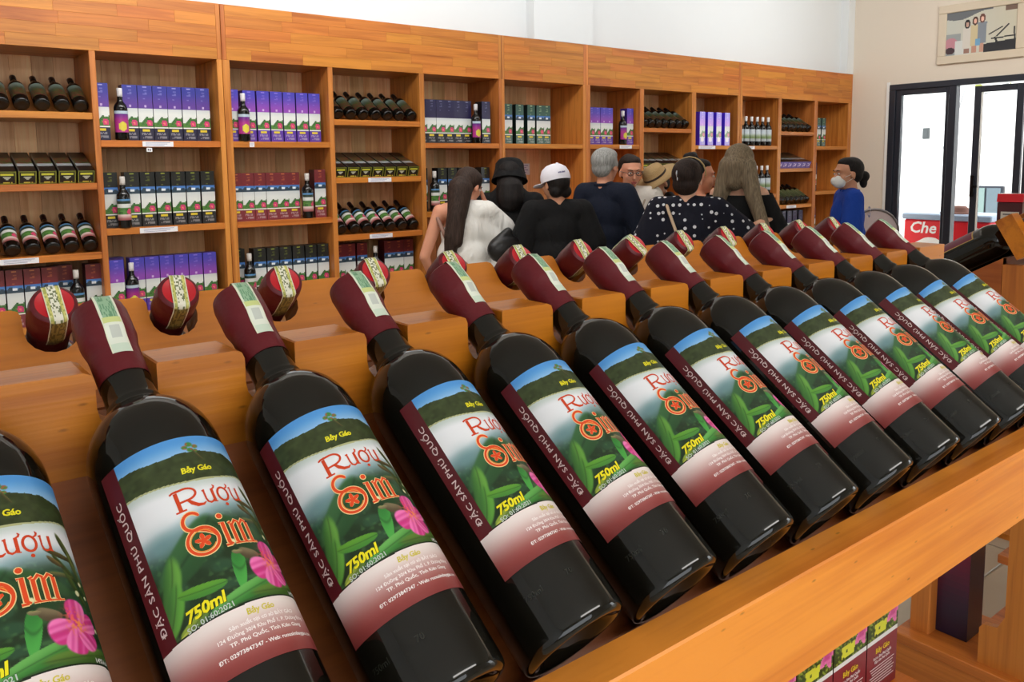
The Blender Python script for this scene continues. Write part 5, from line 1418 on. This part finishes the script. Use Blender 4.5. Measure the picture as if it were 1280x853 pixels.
# 8 bun hairdo, facing right
t, b, HM, q, k, A = person('dark haired woman with a high bun, face turned to the right', (4.26, 3.44), 125, 1.60, 'rosy', .95, (10, 4, 0), None,
    dict(mat=blk, flare=1.05, sleeve=.15, loose=.010, hem=.8, name='strap_top', cuts=[((0, 0, 1.34), (0, .55, .83))]), None,
    dict(mat=black_hair, parts=[('e', (0, -.006, .080), (.068, .068, .040)), ('e', (0, -.036, .038), (.085, .088, .084)), ('e', (0, -.05, .0), (.078, .06, .07)), ('e', (0, -.075, .115), (.052, .050, .046)), ('e', (.02, -.10, .12), (.034, .034, .034)), ('e', (-.03, -.06, .135), (.03, .03, .03))]))
# 9 ash blond hair
t, b, HM, q, k, A = person('woman with long ash blond hair in a black off the shoulder top', (4.12, 3.02), 68, 1.68, 'fair', .80, (-8, 0, 0),
    {'R': ((.24, .06, 1.10), (.14, .24, 1.05), (-.6, .7, .1)), 'L': ((-.23, .05, 1.08), (-.10, .22, 1.02), (.6, .7, .1))},
    dict(mat=blk, flare=1.1, sleeve=.95, loose=.018, sflare=1.3, hem=.8, name='off_shoulder_top', lowback=1, cuts=[((0, 0, 1.375), (0, -.12, 1))]), None,
    dict(mat=ash_hair, parts=[('e', (0, -.022, .036), (.088, .100, .090)), ('e', (0, -.05, -.03), (.088, .066, .09)), ('e', (0, .008, .062), (.076, .072, .058)), ('b', (-.05, -.05, 1.54), .060, (-.095, -.06, 1.34), .050), ('b', (-.095, -.06, 1.34), .050, (-.13, -.05, 1.16), .034),
        ('b', (.0, -.07, 1.54), .075, (-.01, -.075, 1.45), .060), ('b', (.055, -.06, 1.54), .058, (.105, -.085, 1.36), .046), ('b', (.105, -.085, 1.36), .046, (.175, -.11, 1.18), .036), ('b', (.175, -.11, 1.18), .036, (.185, -.12, 1.04), .034), ('b', (.185, -.12, 1.04), .034, (.13, -.12, .93), .020)]))
# 10 seller with mask and blue polo
t, b, HM, q, k, A = person('shop assistant in a blue polo with white face mask and low dark bun', (5.36, 3.02), 318, 1.60, 'tan', .98, (-18, 4, 0),
    {'L': ((-.22, .02, 1.07), (-.20, .20, .96), (.1, 1, -.2)), 'R': ((.215, .0, 1.07), (.20, .18, .95), (-.1, 1, -.2))},
    dict(mat=blue, flare=1.12, sleeve=.72, loose=.018, sflare=1.25, hem=.84, name='polo', collar=1), None,
    dict(mat=black_hair, parts=[('e', (0, -.006, .080), (.068, .068, .040)), ('e', (0, -.034, .034), (.084, .092, .086)), ('e', (0, -.055, -.01), (.072, .055, .065)), ('e', (0, -.135, -.03), (.036, .036, .040)), ('e', (0, -.125, -.075), (.026, .028, .04))]))
mk = Blob(); mk.el((0, .062, -.050), (.056, .050, .050), None, HM); mk.el((0, .102, -.045), (.020, .026, .030), None, HM)
fmo = link('face_mask', remesh(mk, 'face_mask', fm, .006, 1), t)
ml = MB()
for s_ in (-1, 1): ml.tube([HM @ Vector((s_*.045, .07, -.03)), HM @ Vector((s_*.074, .0, .0))], .0015, 5); ml.tube([HM @ Vector((s_*.045, .06, -.07)), HM @ Vector((s_*.076, -.004, -.03))], .0015, 5)
link('mask_loop', ml.mesh('mask_loop', fm), fmo)
lg = Sheet(); lg.add(stroke_geo(arc(0, 0, .035, 30, 330, 14), .010), 0, 0, (206, 214, 230), 0)
link('back_mark', lg.build('back_mark', lambda x, y, l: Vector((x*k, (-.150)*k, (1.27+y)*k)), M['print'], step=0), t)

# ================================================================== SMALL THINGS NEAR THE DOOR
# chair with a round mesh back
ch = thing('chair', 'chair with a rounded gray mesh back beside the door wall', 'chair', (6.95, 3.66, 0), -R(40))
grm = plain('gray_metal', (104, 98, 100), .4, metal=.5); msh = plain('mauve_mesh', (176, 160, 160), .8)
pts = [(-.20, .0, .45), (-.215, .0, .80)]+[(-.215*math.cos(R(a)), .0, .95+.20*math.sin(R(a))) for a in range(0, 181, 15)]+[(.215, .0, .80), (.20, .0, .45)]
fr = link('back_frame', MB().tube(pts, .011, 8).mesh('back_frame', grm), ch)
pl = [(p[0]*.95, p[2]) for p in pts]
link('backrest', MB().prism(pl, -.003, .003, 'Y').mesh('backrest', msh), ch)
link('seat', MB().box((-.22, -.0, .43), (.22, .44, .47), bev=.015).mesh('seat', msh), ch)
for x in (-.2, .2):
    for y in (.0, .42): link('leg', MB().tube([(x, y, .44), (x*1.1, y+(.03 if y else -.03), .0)], .011, 8).mesh('leg', grm), ch)
# red box on a pedestal behind the second rack
pd = thing('pedestal', 'narrow wooden pedestal behind the second rack, under the red box', 'pedestal', (3.72, 1.37, 0))
link('column', MB().box((-.05, -.05, .03), (.05, .05, H-.362)).mesh('column', M['rack_z']), pd); link('pedestal_top', MB().box((-.06, -.06, H-.362), (.06, .06, H-.342), bev=.003).mesh('pedestal_top', M['rack_x']), pd); link('foot', MB().box((-.13, -.13, 0), (.13, .13, .03)).mesh('foot', M['rack_x']), pd)
rb = thing('red_box', 'dark red box with bright red lid and pale tag before the glass door', 'box', (3.72, 1.37, H-.3415), R(10))
link('case', MB().box((-.05, -.045, 0), (.05, .045, .165), bev=.004).mesh('case', plain('dark_red_case', (72, 14, 24), .3)), rb)
link('lid', MB().prism([(-.052, .165), (-.040, .198), (.040, .198), (.052, .165)], -.047, .047, 'Y').mesh('lid', plain('bright_red_lid', (206, 26, 40), .25)), rb)
lb = MB().box((-.0535, -.035, .085), (-.0505, .03, .125), (206, 200, 190))
for k_ in range(3): lb.box((-.0545, -.028, .112-.011*k_), (-.0536, .022-.01*k_, .117-.011*k_), (90, 84, 90))
link('paper_tag', lb.mesh('paper_tag', M['print']), rb)
# framed photograph
pf = thing('framed_photo', 'framed photograph of three women hung above the glass door', 'picture', (X1, 3.80, H+1.335))
fw, fh = .86, .62
cream = plain('cream_frame', (214, 200, 178), .5)
for a, b_ in (((-.03, -fw/2, -fh/2), (-.002, fw/2, -fh/2+.085)), ((-.03, -fw/2, fh/2-.085), (-.002, fw/2, fh/2)), ((-.029, -fw/2+.001, -fh/2+.0855), (-.002, -fw/2+.085, fh/2-.0855)), ((-.029, fw/2-.085, -fh/2+.0855), (-.002, fw/2-.001, fh/2-.0855))):
    link('frame_bar', MB().box(a, b_, bev=.006).mesh('frame_bar', cream), pf)
nu, nv = 100, 66; U, V = uvgrid(nu, nv)
c = mix((196, 198, 188), (206, 200, 180), U)
c = np.where((V < .16-.10*U+.06*np.sin(U*8))[..., None] & (U < .66)[..., None], np.array((104, 108, 112.)), c)
c = np.where(((U > .83) & (V < .12))[..., None], np.array((120, 96, 84.)), c)
c = np.where(((V > .5) & (U < .22))[..., None], np.array((150, 156, 156.)), c)
c = np.where((hypo((U-.08)/.1, (V-.72)/.13) < 1)[..., None], np.array((190, 130, 142.)), c)
c = np.where((hypo((U-.07)/.07, (V-.88)/.08) < 1)[..., None], np.array((60, 34, 40.)), c)
c = np.where(((U > .14) & (U < .36) & (V > .66))[..., None], np.array((208, 210, 206.)), c)
c = np.where(((V > .80-.12*(U-.55)) & (U > .55))[..., None], np.array((34, 34, 38.)), c)
for x0_, x1_, y0_, y1_, w_ in ((.62, .80, .60, .46, .012), (.72, .88, .66, .42, .012), (.66, .97, .70, .68, .015), (.96, .97, .5, .8, .01), (.70, .75, .68, .84, .016)):
    tt = np.clip(((U-x0_)*(x1_-x0_)+(V-y0_)*(y1_-y0_))/((x1_-x0_)**2+(y1_-y0_)**2), 0, 1)
    c = np.where((hypo(U-x0_-tt*(x1_-x0_), V-y0_-tt*(y1_-y0_)) < w_)[..., None], np.array((28, 28, 32.)), c)
for cx_, top_, hr, cl_, sk_ in ((.31, .27, (20, 18, 22), (212, 206, 196), (150, 112, 96)), (.42, .22, (80, 50, 40), (206, 190, 150), (190, 140, 120)), (.52, .18, (110, 70, 60), (132, 140, 150), (196, 150, 130))):
    c = np.where(((abs(U-cx_) < .035) & (V > top_+.5) & (V < .97))[..., None], np.asarray(sk_, float), c)
    c = np.where(((abs(U-cx_) < .062-.02*(V-.5)) & (V > top_+.13) & (V < top_+.60))[..., None], np.asarray(cl_, float), c)
    c = np.where((hypo((U-cx_)/.042, (V-top_-.04)/.10) < 1)[..., None], np.asarray(hr, float), c)
    c = np.where((hypo((U-cx_)/.022, (V-top_-.05)/.055) < 1)[..., None], np.asarray(sk_, float)+40, c)
c = np.where(((abs(U-.46) < .035) & (V > .66) & (V < .82))[..., None], np.array((110, 160, 196.)), c)
mb = MB(); grid_quad(mb, lambda u, v: (-.012, fw/2-.08-u*(fw-.16), fh/2-.08-v*(fh-.16)), nu, nv, c)
link('photo_print', mb.mesh('photo_print', M['print_gloss'], fixn=False), pf)
# outside: red ice cooler
ck = thing('cool_box', 'red and white cool box with a gray lid standing outside the door', 'cool box', (10.3, 4.40, -.02))
red = plain('cooler_red', (226, 30, 44), .4)
link('tub', MB().box((-.3, -.50, .03), (.3, .49, .88), bev=.02).mesh('tub', red), ck)
link('lid', MB().box((-.32, -.52, .88), (.32, .51, .955), bev=.015).mesh('lid', plain('cooler_lid', (150, 166, 190), .4)), ck)
for y in (-.4, .4): link('foot', MB().box((-.25, y-.04, 0), (.25, y+.04, .04)).mesh('foot', M['frame']), ck)
cs = Sheet(); g = text_geo('Che       y', .12, .02, .2); wd = max(v[0] for v in g[0]); cs.add(g, -.42, .72, (245, 245, 245), 0, 0, .80/wd)
cs.add(([(.20*math.cos(R(a))*(1+.12*math.sin(5*R(a))), .15*math.sin(R(a))) for a in range(0, 360, 12)], [list(range(30))]), -.16, .52, (250, 248, 246), 0)
cs.add(([(.34, .1), (.40, .1), (.46, .62), (.38, .62)], [[0, 1, 2, 3]]), 0, 0, (250, 240, 240), 0)
link('front_print', cs.build('front_print', lambda x, y, l: Vector((-.3015, -x, y)), M['print'], step=0), ck)
# wall meter outside
tag(link('wall_sign', MB().box((13.17, 6.10, H+.33), (13.2, 6.20, H+.50)).box((13.165, 6.125, H+.36), (13.171, 6.175, H+.47), (230, 230, 230)).mesh('wall_sign', plain('sign_gray', (70, 74, 76), .6)), None), 'small dark plate on the white outer wall', 'sign')
pv = MB().tube([(13.15, 5.55, 2.75), (13.12, 5.62, 2.45), (13.15, 5.72, 2.1), (13.14, 5.86, 1.75)], .012, 6).tube([(13.13, 5.30, 2.55), (13.13, 5.12, 2.62), (13.13, 4.98, 2.68)], .02, 6)  # thin gray lines over the outer wall, built as tubes
tag(link('gray_lines', pv.mesh('gray_lines', plain('line_gray', (150, 154, 156), .7)), None), 'thin gray lines running over the white outer wall', 'gray_lines')
# creeper leaves over the door gap
vine = thing('creeper', 'yellow green creeper hanging outside above the door gap', 'plant', (11.0, 4.55, 2.4))
link('stem', MB().tube([(0, -.5, .7), (0, -.2, .45), (.02, .1, .3), (0, .3, .1)], .012, 6).mesh('stem', plain('vine_stem', (90, 76, 50), .8)), vine)
lm = plain('vine_leaf', (150, 160, 70), .6); rs = random.Random(3)
leafme = MB().add([(0, 0, 0), (.03, .004, .05), (.035, .0, .09), (0, -.004, .14), (-.035, 0, .09), (-.03, .004, .05)], [[0, 1, 2, 3], [0, 3, 4, 5]]).mesh('leaf', lm)
for i in range(60):
    o = link('leaf', leafme, vine, (rs.uniform(-.1, .1), rs.uniform(-.55, .35), rs.uniform(.08, .75))); o.rotation_euler = (rs.uniform(0, 6), rs.uniform(0, 6), rs.uniform(0, 6))

hc = MB().lathe([(.17, 0), (.165, .012), (.09, .02), (.085, .07), (.06, .10), (0, .105)], 24)
o = tag(link('brown_hat', hc.mesh('brown_hat', plain('brown_felt', (120, 84, 74), .9)), None, (10.22, 4.34, .936)), 'brown hat lying on the lid of the cool box outside', 'hat')
o.scale = (1, 1.25, .9)
